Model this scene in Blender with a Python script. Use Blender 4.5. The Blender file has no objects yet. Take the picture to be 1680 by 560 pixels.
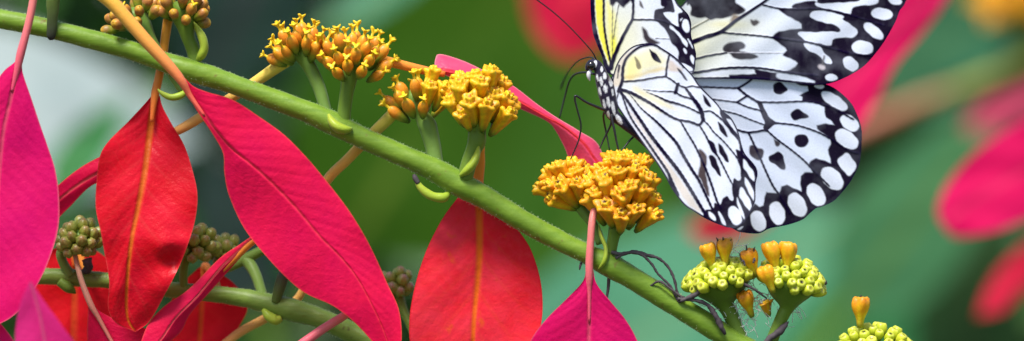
import bpy, math, random
import numpy as np
from mathutils import Vector, Quaternion, Matrix
random.seed(7); rng = np.random.default_rng(7)
sc = bpy.context.scene; col = sc.collection
S = 0.00015          # metres per photograph pixel in the plane of focus
D = 0.90             # camera to plane of focus
H = 1.25             # camera height
def W(px, py, d=0.0):                       # pixel + depth in pixels (1 px = 0.15 mm) -> metres
    dm = d*S; k = (D+dm)/D
    return Vector(((px-840)*S*k, dm, H+(280-py)*S*k))
def WN(x, y, d):                            # same for arrays
    dm = d*S; k = (D+dm)/D
    return np.stack([(x-840)*S*k, dm, H+(280-y)*S*k], -1)
def KS(d): return S*(D+d*S)/D

# ------------------------------------------------------------------ objects
def mesh_obj(name, verts, faces, mat, parent=None, attrs=None, smooth=True, loc=None):
    me = bpy.data.meshes.new(name)
    v = np.asarray(verts, dtype=float)
    if loc is not None: v = v-np.asarray(loc)
    me.from_pydata(v.tolist(), [], faces if isinstance(faces, list) else faces.tolist())
    if attrs:
        for k, a in attrs.items():
            a = np.asarray(a, dtype=np.float32)
            if a.ndim == 2:
                at = me.attributes.new(k, 'FLOAT_COLOR', 'POINT')
                if a.shape[1] == 3: a = np.concatenate([a, np.ones((len(a), 1), np.float32)], 1)
                at.data.foreach_set('color', a.ravel())
            else:
                at = me.attributes.new(k, 'FLOAT', 'POINT'); at.data.foreach_set('value', a.ravel())
    if smooth: me.polygons.foreach_set('use_smooth', np.ones(len(me.polygons), bool))
    if mat: me.materials.append(mat)
    me.update()
    o = bpy.data.objects.new(name, me); col.objects.link(o)
    if loc is not None: o.location = loc
    if parent: o.parent = parent
    return o
def shared(name, me, parent, mat4):
    o = bpy.data.objects.new(name, me); col.objects.link(o); o.parent = parent; o.matrix_local = mat4
    return o
def tag(o, label=None, cat=None, group=None, kind=None):
    if label: o['label'] = label
    if cat: o['category'] = cat
    if group: o['group'] = group
    if kind: o['kind'] = kind
    return o
def thing(name, loc, label, cat, group=None):
    o = bpy.data.objects.new(name, None); col.objects.link(o); o.location = loc; o.empty_display_size = .01
    return tag(o, label, cat, group)
ORI = Vector((0, 0, 0))
def base_of(o):                              # world location of an object whose parents only translate
    v = Vector(o.location)
    while o.parent: o = o.parent; v = v+o.location
    return v
# ------------------------------------------------------------------ curves
def cr(pts, n=8, closed=False):              # Catmull-Rom
    P = np.asarray(pts, float); m = len(P); out = []
    if m < 3 and not closed:
        t = np.linspace(0, 1, n+1)[:, None]; return P[0]*(1-t)+P[-1]*t
    rngi = range(m) if closed else range(m-1)
    for i in rngi:
        if closed: a, b, c, e = P[i-1], P[i], P[(i+1) % m], P[(i+2) % m]
        else: a = P[i-1] if i else 2*P[0]-P[1]; b, c = P[i], P[i+1]; e = P[i+2] if i+2 < m else 2*P[-1]-P[-2]
        for t in np.linspace(0, 1, n, endpoint=False):
            out.append(.5*((2*b)+(-a+c)*t+(2*a-5*b+4*c-e)*t*t+(-a+3*b-3*c+e)*t**3))
    if not closed: out.append(P[-1])
    return np.array(out)
def resample(P, n):
    P = np.asarray(P, float); s = np.r_[0, np.cumsum(np.linalg.norm(np.diff(P[:, :2], axis=0), axis=1))]
    t = np.linspace(0, s[-1], n); return np.stack([np.interp(t, s, P[:, k]) for k in range(P.shape[1])], 1)
def tube_geo(pts, radii, seg=12, rough=0.0, ridges=0, seed=0, flat=1.0):
    P = np.asarray(pts, float); n = len(P); R = np.asarray(radii, float)*np.ones(n)
    T = np.gradient(P, axis=0); T /= np.linalg.norm(T, axis=1)[:, None]+1e-12
    N = np.cross(T[0], [0, 1, 0]);
    if np.linalg.norm(N) < .1: N = np.cross(T[0], [1, 0, 0])
    N /= np.linalg.norm(N); V = []; r2 = np.random.default_rng(seed); ph = r2.uniform(0, 6.28, 6)
    s = np.r_[0, np.cumsum(np.linalg.norm(np.diff(P, axis=0), axis=1))]/(R.max()+1e-9)
    for i in range(n):
        N = N-T[i]*np.dot(N, T[i]); N /= np.linalg.norm(N); B = np.cross(T[i], N)
        th = np.linspace(0, 2*math.pi, seg, endpoint=False)
        r = R[i]*(1+rough*(.5*np.sin(1.3*s[i]+ph[0]+2*th)+.4*np.sin(2.9*s[i]+ph[1]-th)+.3*np.sin(5.1*s[i]+3*th+ph[2]))
                  + ridges*np.cos(7*th+ph[3]))
        V.append(P[i]+np.outer(np.cos(th)*r, N)*flat+np.outer(np.sin(th)*r, B))
    V = np.concatenate(V+[P[:1], P[-1:]]); F = []
    for i in range(n-1):
        for j in range(seg):
            k = (j+1) % seg; F.append((i*seg+j, i*seg+k, (i+1)*seg+k, (i+1)*seg+j))
    a, b = n*seg, n*seg+1
    for j in range(seg):
        k = (j+1) % seg; F.append((a, k, j)); F.append((b, (n-1)*seg+j, (n-1)*seg+k))
    return V, F
def tube(name, pts, mat, parent=None, seg=12, sub=6, loc=None, rough=0.0, ridges=0, seed=0, ends=True, extra=None, flat=1.0):
    """pts: (px,py,depth px,radius px)"""
    Q = cr(pts, sub); P = WN(Q[:, 0], Q[:, 1], Q[:, 2]); R = np.maximum(Q[:, 3], .15)*S*(D+Q[:, 2]*S)/D
    V, F = tube_geo(P, R, seg, rough, ridges, seed, flat)
    u = np.repeat(np.linspace(0, 1, len(P)), seg); u = np.r_[u, 0, 1]
    if loc is None: loc = base_of(parent) if parent else Vector(P[0])
    o = mesh_obj(name, V-np.asarray(loc), F, mat, parent, {'u': u})
    if not parent: o.location = loc
    return o
def join_geo(parts):
    V, F, n = [], [], 0
    for v, f in parts:
        V.append(v); F += [tuple(i+n for i in q) for q in f]; n += len(v)
    return np.concatenate(V), F

# ------------------------------------------------------------------ materials
class NT:
    def __init__(s, name):
        s.m = bpy.data.materials.new(name); s.m.use_nodes = True; s.t = s.m.node_tree; s.t.nodes.clear()
        s.out = s.n('ShaderNodeOutputMaterial')
    def n(s, ty, **k):
        x = s.t.nodes.new(ty)
        for a, b in k.items():
            if a.startswith('_'): x.inputs[a[1:].replace('_', ' ')].default_value = b
            else: setattr(x, a, b)
        return x
    def l(s, a, b): s.t.links.new(a, b)
    def attr(s, name, out='Fac'): return s.n('ShaderNodeAttribute', attribute_name=name).outputs[out]
    def noise(s, scale, detail=3, rough=.5, vec=None, dist=0.0):
        x = s.n('ShaderNodeTexNoise'); x.inputs['Scale'].default_value = scale; x.inputs['Detail'].default_value = detail
        x.inputs['Roughness'].default_value = rough; x.inputs['Distortion'].default_value = dist
        s.l(vec if vec else s.obj(), x.inputs['Vector']); return x.outputs['Fac']
    def obj(s):
        if not hasattr(s, '_o'): s._o = s.n('ShaderNodeTexCoord').outputs['Object']
        return s._o
    def ramp(s, f, stops):
        x = s.n('ShaderNodeValToRGB'); e = x.color_ramp.elements
        while len(e) < len(stops): e.new(.5)
        for q, (p, c) in zip(e, stops): q.position = p; q.color = (*c, 1) if len(c) == 3 else c
        s.l(f, x.inputs['Fac']); return x.outputs['Color']
    def mix(s, f, a, b, mode='MIX'):
        x = s.n('ShaderNodeMix', data_type='RGBA', blend_type=mode)
        for v, i in ((f, 0), (a, 6), (b, 7)):
            if isinstance(v, (int, float)): x.inputs[i].default_value = v
            elif isinstance(v, tuple): x.inputs[i].default_value = (*v, 1)
            else: s.l(v, x.inputs[i])
        return x.outputs[2]
    def math(s, op, a, b=0.0):
        x = s.n('ShaderNodeMath', operation=op)
        for v, i in ((a, 0), (b, 1)):
            if isinstance(v, (int, float)): x.inputs[i].default_value = v
            else: s.l(v, x.inputs[i])
        return x.outputs[0]
    def bump(s, h, strength, dist):
        x = s.n('ShaderNodeBump'); x.inputs['Strength'].default_value = strength; x.inputs['Distance'].default_value = dist
        s.l(h, x.inputs['Height']); return x.outputs['Normal']
    def surf(s, color, rough=.5, spec=.4, trans=0.0, normal=None, sheen=0.0, tcol=None, sss=0.0, coat=0.0):
        p = s.n('ShaderNodeBsdfPrincipled'); p.inputs['Roughness'].default_value = rough; p.inputs['Specular IOR Level'].default_value = spec
        if sheen: p.inputs['Sheen Weight'].default_value = sheen; p.inputs['Sheen Roughness'].default_value = .4
        if sss: p.inputs['Subsurface Weight'].default_value = sss; p.inputs['Subsurface Radius'].default_value = (.0012, .0008, .0003); p.inputs['Subsurface Scale'].default_value = 1
        if coat: p.inputs['Coat Weight'].default_value = coat
        if isinstance(color, tuple): p.inputs['Base Color'].default_value = (*color, 1)
        else: s.l(color, p.inputs['Base Color'])
        if normal: s.l(normal, p.inputs['Normal'])
        sh = p.outputs[0]
        if trans:
            t = s.n('ShaderNodeBsdfTranslucent'); tc = tcol if tcol is not None else color
            if isinstance(tc, tuple): t.inputs['Color'].default_value = (*tc, 1)
            else: s.l(tc, t.inputs['Color'])
            if normal: s.l(normal, t.inputs['Normal'])
            x = s.n('ShaderNodeMixShader'); x.inputs[0].default_value = trans
            s.l(sh, x.inputs[1]); s.l(t.outputs[0], x.inputs[2]); sh = x.outputs[0]
        s.l(sh, s.out.inputs['Surface']); return s.m

def leaf_mat(name, a, b, rib, vein=None, veinmix=.25, edge=None, rough=.42, trans=.3, spec=.35, nscale=110, spots=None, bumpd=.0004):
    t = NT(name); n1 = t.noise(nscale, 4, .55); n2 = t.noise(nscale*7, 3, .6)
    c = t.mix(t.ramp(n1, [(.32, (0, 0, 0)), (.68, (1, 1, 1))]), a, b)
    c = t.mix(t.math('MULTIPLY', t.math('SUBTRACT', n2, .42), .9), c, tuple(min(1, x*1.12) for x in b))
    if spots: c = t.mix(t.ramp(t.noise(nscale*2.2, 2, .5), [(.66, (0, 0, 0)), (.74, (.8, .8, .8))]), c, spots)
    if vein is None: vein = rib
    c = t.mix(t.math('MULTIPLY', t.attr('vein'), veinmix*.6), c, vein); spec *= .45
    c = t.mix(t.attr('rib'), c, rib)
    if edge: c = t.mix(t.math('MULTIPLY', t.attr('edge'), .8), c, edge)
    n3 = t.noise(nscale*14, 2, .6)
    h = t.math('ADD', t.math('MULTIPLY', t.attr('vein'), -.3), t.math('ADD', t.math('MULTIPLY', n3, .35), t.math('MULTIPLY', n2, .5)))
    return t.surf(c, rough, spec, trans, t.bump(h, .5, bumpd))
def u_mat(name, c0, c1, rough=.45, streak=None, sheen=.1, sss=0.0, spec=.22):   # colour runs along a stalk
    t = NT(name); c = t.ramp(t.attr('u'), [(0, c0), (1, c1)])
    n = t.noise(600, 3, .6); c = t.mix(t.math('MULTIPLY', n, .35), c, streak if streak else tuple(x*.55 for x in c0))
    return t.surf(c, rough, spec, 0, t.bump(t.noise(1500, 2), .3, .0002), sheen, sss=sss)
def stem_mat(name, a, b, brown):
    t = NT(name); m = t.n('ShaderNodeMapping'); m.inputs['Scale'].default_value = (60, 900, 900); m.inputs['Rotation'].default_value = (0, math.radians(-25), 0)
    t.l(t.obj(), m.inputs['Vector'])
    st = t.noise(1.0, 4, .6, m.outputs[0]); bl = t.noise(90, 3, .5)
    c = t.mix(t.ramp(st, [(.2, (0, 0, 0)), (.8, (.9, .9, .9))]), a, b)
    c = t.mix(t.ramp(bl, [(.52, (0, 0, 0)), (.75, (.4, .4, .4))]), c, tuple(x*.6 for x in a))
    c = t.mix(t.ramp(t.noise(420, 2, .5), [(.66, (0, 0, 0)), (.76, (.7, .7, .7))]), c, brown)
    return t.surf(c, .45, .3, 0, t.bump(t.math('ADD', st, t.noise(1200, 2)), .25, .0003), .12, sss=.05)
def attr_mat(name, rough=.5, trans=0.0, spec=.35, nscale=900, var=.25, sss=0.0, sheen=0.0, bump=.00015):
    t = NT(name); c = t.attr('col', 'Color'); n = t.noise(nscale, 3, .6)
    c2 = t.mix(1.0, c, t.ramp(n, [(.25, (1-var,)*3), (.75, (1.0,)*3)]), 'MULTIPLY')
    return t.surf(c2, rough, spec, trans, t.bump(n, .4, bump), sheen, sss=sss)

M_stem = stem_mat('stem_green', (.105, .205, .012), (.215, .335, .035), (.14, .09, .02))
M_stem2 = stem_mat('stem_green_pale', (.12, .21, .025), (.22, .33, .06), (.07, .06, .02))
M_ped = u_mat('peduncle_green', (.15, .25, .03), (.10, .18, .015), .45, (.08, .13, .012), .1, .04)
M_pedpale = u_mat('peduncle_pale', (.19, .31, .07), (.12, .22, .03), .45, (.10, .18, .02), .1, .04)
M_bract = u_mat('bractlet_green', (.28, .40, .03), (.38, .44, .05), .4, (.20, .30, .02), .1, .1)
M_fl = attr_mat('floret_orange', .42, .12, .4, 1400, .28, .1)
M_seed = attr_mat('seed_green', .36, .1, .5, 1100, .25, .1)
M_dry = u_mat('dry_brown', (.10, .085, .09), (.06, .045, .055), .7, (.03, .02, .03), 0)
M_dark = u_mat('dark_tip', (.13, .20, .03), (.03, .018, .04), .6, (.02, .015, .02), 0)
M_fluff = NT('fluff_white').surf((.88, .90, .86), .6, .3, .25)
M_fuzz = NT('stem_fuzz').surf((.62, .72, .45), .5, .3, .45)

# ------------------------------------------------------------------ leaves
def leaf(name, left, mid, right, mat, dmid, parent=None, fold=-.12, roll=0.0, und=4.0, n_lat=9, rib_px=4.0, nu=130, nv=64, seed=0, ruffle=0.0, bulge=.8, slope=1.5, crease=None):
    r2 = np.random.default_rng(seed)
    L, M, R = [resample(cr(p, 10), nu) for p in (left, mid, right)]
    u = np.linspace(0, 1, nu)[:, None]; v = np.linspace(-1, 1, nv)[None, :]; a = np.abs(v)
    def blend(k): return np.where(v < 0, M[:, k:k+1]*(1-a)+L[:, k:k+1]*a, M[:, k:k+1]*(1-a)+R[:, k:k+1]*a)
    X, Y = blend(0), blend(1)
    hwL = np.hypot(L[:, 0]-M[:, 0], L[:, 1]-M[:, 1])[:, None]; hwR = np.hypot(R[:, 0]-M[:, 0], R[:, 1]-M[:, 1])[:, None]
    hw = np.where(v < 0, hwL, hwR)
    p = u*n_lat-slope*a**.8; f = np.abs(p-np.round(p)); jit = np.interp(u, np.linspace(0, 1, 30), r2.uniform(.5, 1, 30))
    vein = np.exp(-(f/.07)**2)*np.clip(1.15-a, 0, 1)*np.clip(hw/25, 0, 1)*jit
    f2 = (u*n_lat*3.1+2.4*a+.5*np.sin(9*a+4*u)); f2 = np.abs(f2-np.round(f2)); vein = np.maximum(vein, .35*np.exp(-(f2/.1)**2)*np.clip(hw/30, 0, 1))
    rib = np.exp(-(a*hw/(rib_px*(1.15-.8*u)+.3))**4)
    edge = np.clip((a*hw-(hw-2.2))/1.5, 0, 1)
    dm = np.interp(u, np.linspace(0, 1, len(dmid)), dmid)
    ph = r2.uniform(0, 6.28, 8)
    d = dm+fold*hw*a**1.3+roll*hw*v+und*(np.sin(5*u+ph[0]+1.5*v)+.6*np.sin(11*u+ph[1]-2*v)+.35*np.sin(19*u+5*v+ph[2]))*np.clip(hw/40, 0, 1)
    d += ruffle*a**3*np.sin(26*u+ph[3]+2*np.sign(v))*np.clip(hw/40, 0, 1)
    d += -bulge*np.sin(np.pi*np.clip(f*2, 0, 1))**.7*np.clip(hw/40, 0, 1)*(1-.5*a)
    d += 2.5*rib*np.clip(hw/30, 0, 1)
    if crease:
        for (cx, cy, cr_, amp) in crease: d += amp*np.exp(-((X-cx)**2+(Y-cy)**2)/cr_**2)
    V = WN(X, Y, d).reshape(-1, 3)
    i, j = np.meshgrid(np.arange(nu-1), np.arange(nv-1), indexing='ij'); q = i*nv+j
    F = np.stack([q, q+1, q+nv+1, q+nv], -1).reshape(-1, 4)
    loc = base_of(parent) if parent else Vector(V[nv//2])
    o = mesh_obj(name, V-np.asarray(loc), F, mat, parent, {'vein': np.broadcast_to(vein, X.shape).ravel(), 'rib': rib.ravel()*np.clip(hw/6, 0, 1).ravel(), 'edge': edge.ravel()})
    if not parent: o.location = loc
    return o

# ------------------------------------------------------------------ florets
def lathe(profile, colfn, seg=14, lobes=0, name='floret', mat=None, squash=1.0, wild=0.0):
    """profile rows: (radius px, height px, lobe amount, twist) -> shared mesh around +Z"""
    V, F, C = [], [], []; th = np.linspace(0, 2*math.pi, seg, endpoint=False)
    hm = max(p[1] for p in profile); bend = rng.uniform(-4, 4, 2)*wild; ph = rng.uniform(0, 6.28, 5); lobeamp = 1+wild*.5*rng.uniform(-1, 1, seg); tw = rng.uniform(-.5, .5)*wild
    for (r, h, lb, *_), c in zip(profile, colfn):
        q = h/hm; t2 = th+tw*q
        rr = r*(1+lb*lobeamp*np.cos(lobes*th)) if lobes else r*np.ones(seg)
        rr = rr*(1+wild*q*(.10*np.sin(2*th+ph[0])+.08*np.sin(3*th+ph[1]+6*q)))
        hh = h+(lb*r*.5*np.cos(lobes*th) if lobes else 0)+wild*q*r*(.16*np.sin(th+ph[2])+.12*np.sin(2*th+ph[3]))
        V.append(np.stack([rr*np.cos(t2)+bend[0]*q*q, squash*rr*np.sin(t2)+bend[1]*q*q, hh*np.ones(seg)], 1))
        st = 1+wild*.22*np.cos(lobes*th+ph[4])*(1 if q < .85 else .4)
        C += [(c[0], min(1, c[1]*k), c[2]) for k in st] if wild else [c]*seg
    n = len(profile); V = np.concatenate(V+[[[0, 0, profile[0][1]]], [[0, 0, profile[-1][1]]]])*S; C += [colfn[0], colfn[-1]]
    for i in range(n-1):
        for j in range(seg):
            k = (j+1) % seg; F.append((i*seg+j, i*seg+k, (i+1)*seg+k, (i+1)*seg+j))
    for j in range(seg):
        k = (j+1) % seg; F.append((n*seg, k, j)); F.append((n*seg+1, (n-1)*seg+j, (n-1)*seg+k))
    me = bpy.data.meshes.new(name); me.from_pydata(V.tolist(), [], F)
    at = me.attributes.new('col', 'FLOAT_COLOR', 'POINT'); at.data.foreach_set('color', np.array([(*c, 1) for c in C], np.float32).ravel())
    me.polygons.foreach_set('use_smooth', np.ones(len(F), bool)); me.materials.append(mat); return me
G0, G1, G2 = (.07, .14, .012), (.13, .22, .02), (.26, .31, .03)
OR, ORd, YE, YEo = (.90, .35, .02), (.80, .21, .02), (.96, .66, .015), (.95, .43, .008)
def lerp(a, b, t): return tuple(x*(1-t)+y*t for x, y in zip(a, b))
def bud_mesh(k, style=1.0, col_=None, wide=1.0):
    o = col_ or lerp(OR, ORd, random.random()*.6); w = wide*random.uniform(.92, 1.1)
    P = [(2.5, 0, 0), (4.2*w, 4, .06), (5.4*w, 8, .06), (6.2*w, 12, .05), (7.1*w, 16, .04), (7.3*w, 20, .03), (6.6*w, 24, .03), (5.0*w, 27.5, .05), (3.0, 29.6, .08)]
    C = [G1, G1, G2, lerp(G2, YE, .15), lerp(G2, o, .5), o, o, lerp(o, YEo, .35), lerp(o, YE, .5)]
    if style:
        s = style*random.uniform(.8, 1.2)
        P += [(1.9, 30.2, 0), (1.7, 30+4*s, 0), (2.0, 30+6*s, .1), (4.2, 30+8.5*s, .45), (4.4, 30+10.5*s, .5), (1.4, 30+9*s, .1)]
        C += [YE]*6
    else: P += [(1.0, 30.2, 0)]; C += [lerp(o, YE, .3)]
    return lathe(P, C, 16, 5 if not style else 3, 'bud', M_fl, 1.0, .35)
def open_mesh(k, orange=.4, long_=1.0, brown=False):
    t = lerp(YE, YEo, min(1, orange+random.uniform(-.15, .25))); e = lerp(t, OR, .35*random.random()+(.25 if orange > .5 else 0)); L = long_
    L *= random.uniform(.9, 1.12); P = [(2.6, 0, 0), (5.0, 5*L, .05), (5.8, 10*L, .06), (7.2, 16*L, .06), (8.8, 22*L, .07), (9.8, 27*L, .09), (11.0, 30.0*L, .16), (11.8, 31.8*L, .22), (10.8, 34.0*L, .24), (8.4, 34.6*L, .18), (6.2, 33.0*L, .10),
         (4.9, 33*L, .2), (4.8, 36*L, .3), (3.6, 38*L, .35), (1.2, 37*L, .1)]
    C = [G1, G2, lerp(G2, t, .6), lerp(G2, t, .9), t, t, e, lerp(e, YE, .35), t, lerp(t, ORd, .35), lerp(t, ORd, .6), t, YE, lerp(YE, e, .4), ORd if not brown else (.12, .05, .02)]
    return lathe(P, C, 30, 5, 'floret', M_fl, 1.0, 1.0)
def tall_mesh(k, brown=.5):                     # old corolla standing over the seed head
    t = lerp(YE, YEo, .55+.3*brown); e = lerp(YEo, OR, .15+.3*brown)
    P = [(4.5, 0, 0), (5.6, 7, .04), (6.2, 13, .05), (8.2, 19, .05), (11.6, 26, .05), (13.8, 33, .06), (14.2, 39, .08), (12.8, 45, .12), (9.4, 48, .15), (6.5, 46, .15), (4.6, 45, .1), (3.4, 48, .3), (1.0, 47, 0)]
    C = [G2, lerp(G2, YE, .35), lerp(G2, YE, .7), YE, t, t, e, lerp(e, ORd, brown*.7), lerp(t, ORd, .4), ORd, ORd, t, lerp(t, (.1, .04, .02), brown)]
    return lathe(P, C, 30, 5, 'floret', M_fl, 1.0, .6)
SY = (.50, .60, .025)
def seed_mesh(k, dark=False):
    a = lerp((.50, .60, .02), (.74, .78, .05), random.random())
    P = [(3.0, 0, 0), (5.2, 4, .04), (6.6, 8, .05), (6.9, 12, .05), (6.0, 15.5, .06), (4.4, 17.5, .06), (3.0, 17.6, .05), (1.2, 16.6, 0)]
    C = [G1, lerp(G1, a, .5), a, a, a, lerp(a, (.85, .85, .2), .4), lerp(a, (.4, .4, .03), .5), (.35, .32, .03) if not dark else (.02, .012, .008)]
    return lathe(P, C, 15, 5, 'seed', M_seed)
def greenbud_mesh(k, tip=(.34, .21, .07), s=1.0):
    g = lerp((.24, .32, .04), (.37, .44, .08), random.random())
    P = [(2.5, 0, 0), (4.0, 5, .05), (5.5, 9, .07), (7.6, 14, .09), (8.3, 18, .09), (7.6, 22, .09), (5.4, 25.5, .1), (2.8, 27.5, .06), (.8, 28, 0)]
    C = [G1, G1, lerp(G1, g, .6), g, g, g, lerp(g, tip, .35), lerp(g, tip, .8), tip]
    return lathe([(r*s, h*s, l) for r, h, l in P], C, 18, 6, 'bud', M_seed)
BUDS = [bud_mesh(i) for i in range(7)]; BUDSN = [bud_mesh(i, .0, lerp((.50, .19, .05), (.33, .22, .04), random.random()), 1.25) for i in range(6)]
BUDSH = [bud_mesh(i, .35, lerp((.55, .22, .04), (.45, .24, .04), random.random()), 1.2) for i in range(3)]
OPEN = [open_mesh(i, .2+.1*i, 1.2) for i in range(6)]; OPEND = [open_mesh(i, .8+.04*i, 1.15, i % 3 == 0) for i in range(10)]
TALL = [tall_mesh(i, b) for i, b in enumerate((.05, .45, .8))]
SEED = [seed_mesh(i, i == 6) for i in range(7)]
GBUD = [greenbud_mesh(i) for i in range(5)]; GBUDP = [greenbud_mesh(i, (.42, .20, .17)) for i in range(4)]

ZUP = Vector((0, 0, 1))
def place(name, me, parent, tip, direction, length, scale=1.0):
    q = ZUP.rotation_difference(direction) @ Quaternion((0, 0, 1), random.uniform(0, 6.28))
    loc = tip-direction*(length*scale*S)-base_of(parent)
    return shared(name, me, parent, Matrix.LocRotScale(loc, q, Vector((scale,)*3)))
def cluster(parent, ped, C, d, a, h, n, pick, thmax=88, tiltcam=15, mat=None, rec=.5, name='flower_cluster', rot=0.0, ad=None, mid=.30, keep=None, jit=.1, deep=.42):
    """ped: list (px,py,d,r) up to below the head; pick(i, direction) -> (kind, mesh, length, scale)"""
    kS = KS(d); ad = ad or a; cw = W(C[0], C[1], d)
    ax = Matrix.Rotation(math.radians(tiltcam), 3, 'X') @ Matrix.Rotation(math.radians(rot), 3, 'Y')
    up = ax @ Vector((0, 0, 1))
    x1, y1, d1, r1 = ped[-1]
    tp = [tuple(p) for p in ped]+[(x1*.5+C[0]*.5, y1*.5+C[1]*.5, (d1+d)/2, a*rec*.75), (C[0], C[1], d, a*rec), (C[0]+up.x*h*.3, C[1]-up.z*h*.3, d, a*rec*.8), (C[0]+up.x*h*.45, C[1]-up.z*h*.45, d, a*rec*.2)]
    co = tube(name, tp, mat or M_ped, parent, 16, 5, rough=.03, seed=int(C[0]))
    ga = math.pi*(3-5**.5); ct = math.cos(math.radians(thmax)); k = 0
    for i in range(n):
        z = 1-(i+.5)/n*(1-ct); s = math.sqrt(max(0, 1-z*z)); ph = ga*i+rot
        v = Vector((s*math.cos(ph), -s*math.sin(ph), z))
        v = (v+Vector([random.uniform(-jit, jit) for _ in range(3)])).normalized()
        e = ax @ Vector((v.x*a, v.y*ad, v.z*h))*(1+random.uniform(-1.1, .7)*jit)
        tip = cw+e*kS; root = cw+Vector((e.x*mid, e.y*mid, e.z*mid))*kS-up*(h*deep*kS)
        dr = (tip-root).normalized()
        if keep and not keep(e): continue
        kind, me, ln, scl = pick(i, v)
        place(kind, me, co, tip, dr, ln, scl*(D+d*S)/D)
    return co
R_ = random.choice; U_ = random.uniform

# =================================================================== THE FLOWERING BRANCH
branch = thing('flowering_branch', W(-30, 24, 0), 'thick green stem crossing the picture, carrying orange flower clusters and red bracts', 'flowering branch')
STEM = [(-60, 20, 0, 16), (0, 31, 0, 16), (75, 46, 0, 15.5), (150, 65, 0, 15.5), (205, 80, 0, 15.5), (255, 97, 0, 15.5), (300, 112, 0, 18.5), (330, 121, 0, 18.5), (370, 134, 0, 16.5), (430, 156, 0, 16.5), (500, 182, 0, 17.5), (550, 204, 0, 19),
        (600, 229, 0, 17.5), (660, 255, 0, 17.5), (715, 280, 0, 19), (755, 303, 0, 21), (800, 327, 0, 18.5), (860, 364, 0, 17.5), (920, 396, 0, 16.5), (965, 418, 0, 16.5), (1000, 435, 0, 20), (1040, 458, 0, 18.5), (1100, 495, 0, 18.5), (1150, 526, 0, 18.5), (1200, 557, 0, 18), (1280, 605, 0, 18), (1400, 690, 0, 17), (1520, 790, 0, 16)]
stem = tube('stem', STEM, M_stem, branch, 28, 8, rough=.03, seed=3)
def fuzz(parent, path, n, lmin, lmax, name='fuzz', w=.5, seed=1):
    r2 = np.random.default_rng(seed); Q = cr(path, 10); V, F = [], []
    for k in range(n):
        i = r2.integers(2, len(Q)-2); x, y, d, r = Q[i]; tx, ty = Q[i+1][:2]-Q[i-1][:2]; l = math.hypot(tx, ty); tx, ty = tx/l, ty/l
        th = r2.choice([0, math.pi])+r2.normal()*.45; nx, ny = ty*math.cos(th), -tx*math.cos(th); nd = math.sin(th)
        ln = r2.uniform(lmin, lmax); lean = r2.uniform(-.5, .5)
        jx, jy = x+tx*r2.uniform(-3, 3), y+ty*r2.uniform(-3, 3)
        b = np.array([jx+nx*r*.96, jy+ny*r*.96, d+nd*r*.96]); t = b+np.array([nx+tx*lean, ny+ty*lean, nd])*ln
        s = np.array([tx, ty, 0])*w
        m = len(V); V += [b-s, b+s, t]; F.append((m, m+1, m+2))
    V = np.array(V); P = WN(V[:, 0], V[:, 1], V[:, 2])-np.asarray(base_of(parent))
    o = mesh_obj(name, P, F, M_fuzz, parent, smooth=False); o['kind'] = 'stuff'; return o
fuzz(branch, STEM, 5000, 1.0, 3.2, w=.35)

def pickB(i, v): return ('bud', R_(BUDS), 36, U_(1.18, 1.36))
# A: two clusters cut by the top edge
def pickA(i, v): return ('bud', R_(BUDSH if random.random() < .18 else BUDSN), 30, U_(.9, 1.1))
cluster(branch, [(300, 150, 12, 7), (285, 128, 14, 7), (268, 98, 16, 6.5), (250, 66, 16, 8)], (220, 30, 16), 16, 56, 40, 17, pickA, 95, 12, M_pedpale, .42, rot=-22)
cluster(branch, [(320, 104, 6, 12), (318, 84, 6, 12), (309, 62, 4, 11.5)], (300, 20, 2), 2, 47, 46, 22, pickA, 100, 10, None, .45, rot=6)
# B
cluster(branch, [(536, 186, 10, 9), (531, 168, 12, 10), (522, 140, 14, 10.5), (512, 118, 16, 11)], (492, 82, 16), 16, 56, 54, 23, pickB, 84, 4, M_pedpale, .30, rot=-12, mid=.2, deep=.62)
cluster(branch, [(563, 206, -2, 11), (565, 180, -2, 11), (569, 152, -2, 11.5), (572, 134, -2, 13)], (580, 102, -2), -2, 68, 60, 31, pickB, 92, 13, None, .28, rot=4, mid=.2, deep=.62)
# C
def pickC1(i, v): return ('bud', R_(BUDS), 36, U_(1.2, 1.4)) if v.x < .45 else ('floret', R_(OPEN), 38, U_(1.0, 1.15))
cluster(branch, [(716, 280, 8, 13), (712, 250, 10, 13), (706, 222, 10, 14), (700, 204, 10, 15)], (682, 172, 10), 10, 58, 58, 19, pickC1, 86, 4, M_pedpale, .28, rot=-12, mid=.18, deep=.65)
def pickC2(i, v): return ('bud', R_(BUDS), 36, U_(1.0, 1.1)) if (v.x < -.55 and v.z < .45) else ('floret', R_(OPEN), 37, U_(1.25, 1.5))
cluster(branch, [(762, 296, -6, 13), (768, 272, -6, 13), (776, 248, -6, 13), (782, 232, -6, 15)], (784, 188, -6), -6, 60, 70, 24, pickC2, 82, 16, None, .32, rot=2, mid=.15, deep=.75)
# D, the one the butterfly feeds on
def pickD(i, v): return ('floret', R_(OPEND), 38, U_(1.2, 1.5))
cluster(branch, [(986, 400, 22, 8), (975, 372, 26, 8), (955, 345, 30, 9)], (938, 316, 30), 30, 46, 50, 14, pickD, 84, 5, M_pedpale, .30, rot=-30, mid=.18, deep=.6)
cD = cluster(branch, [(999, 428, -2, 9), (1003, 408, -2, 9.5), (1007, 388, -2, 10), (1010, 378, -2, 12)], (1020, 338, -2), -2, 57, 90, 34, pickD, 90, 18, None, .30, rot=4, mid=.15, deep=.75)
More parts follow.
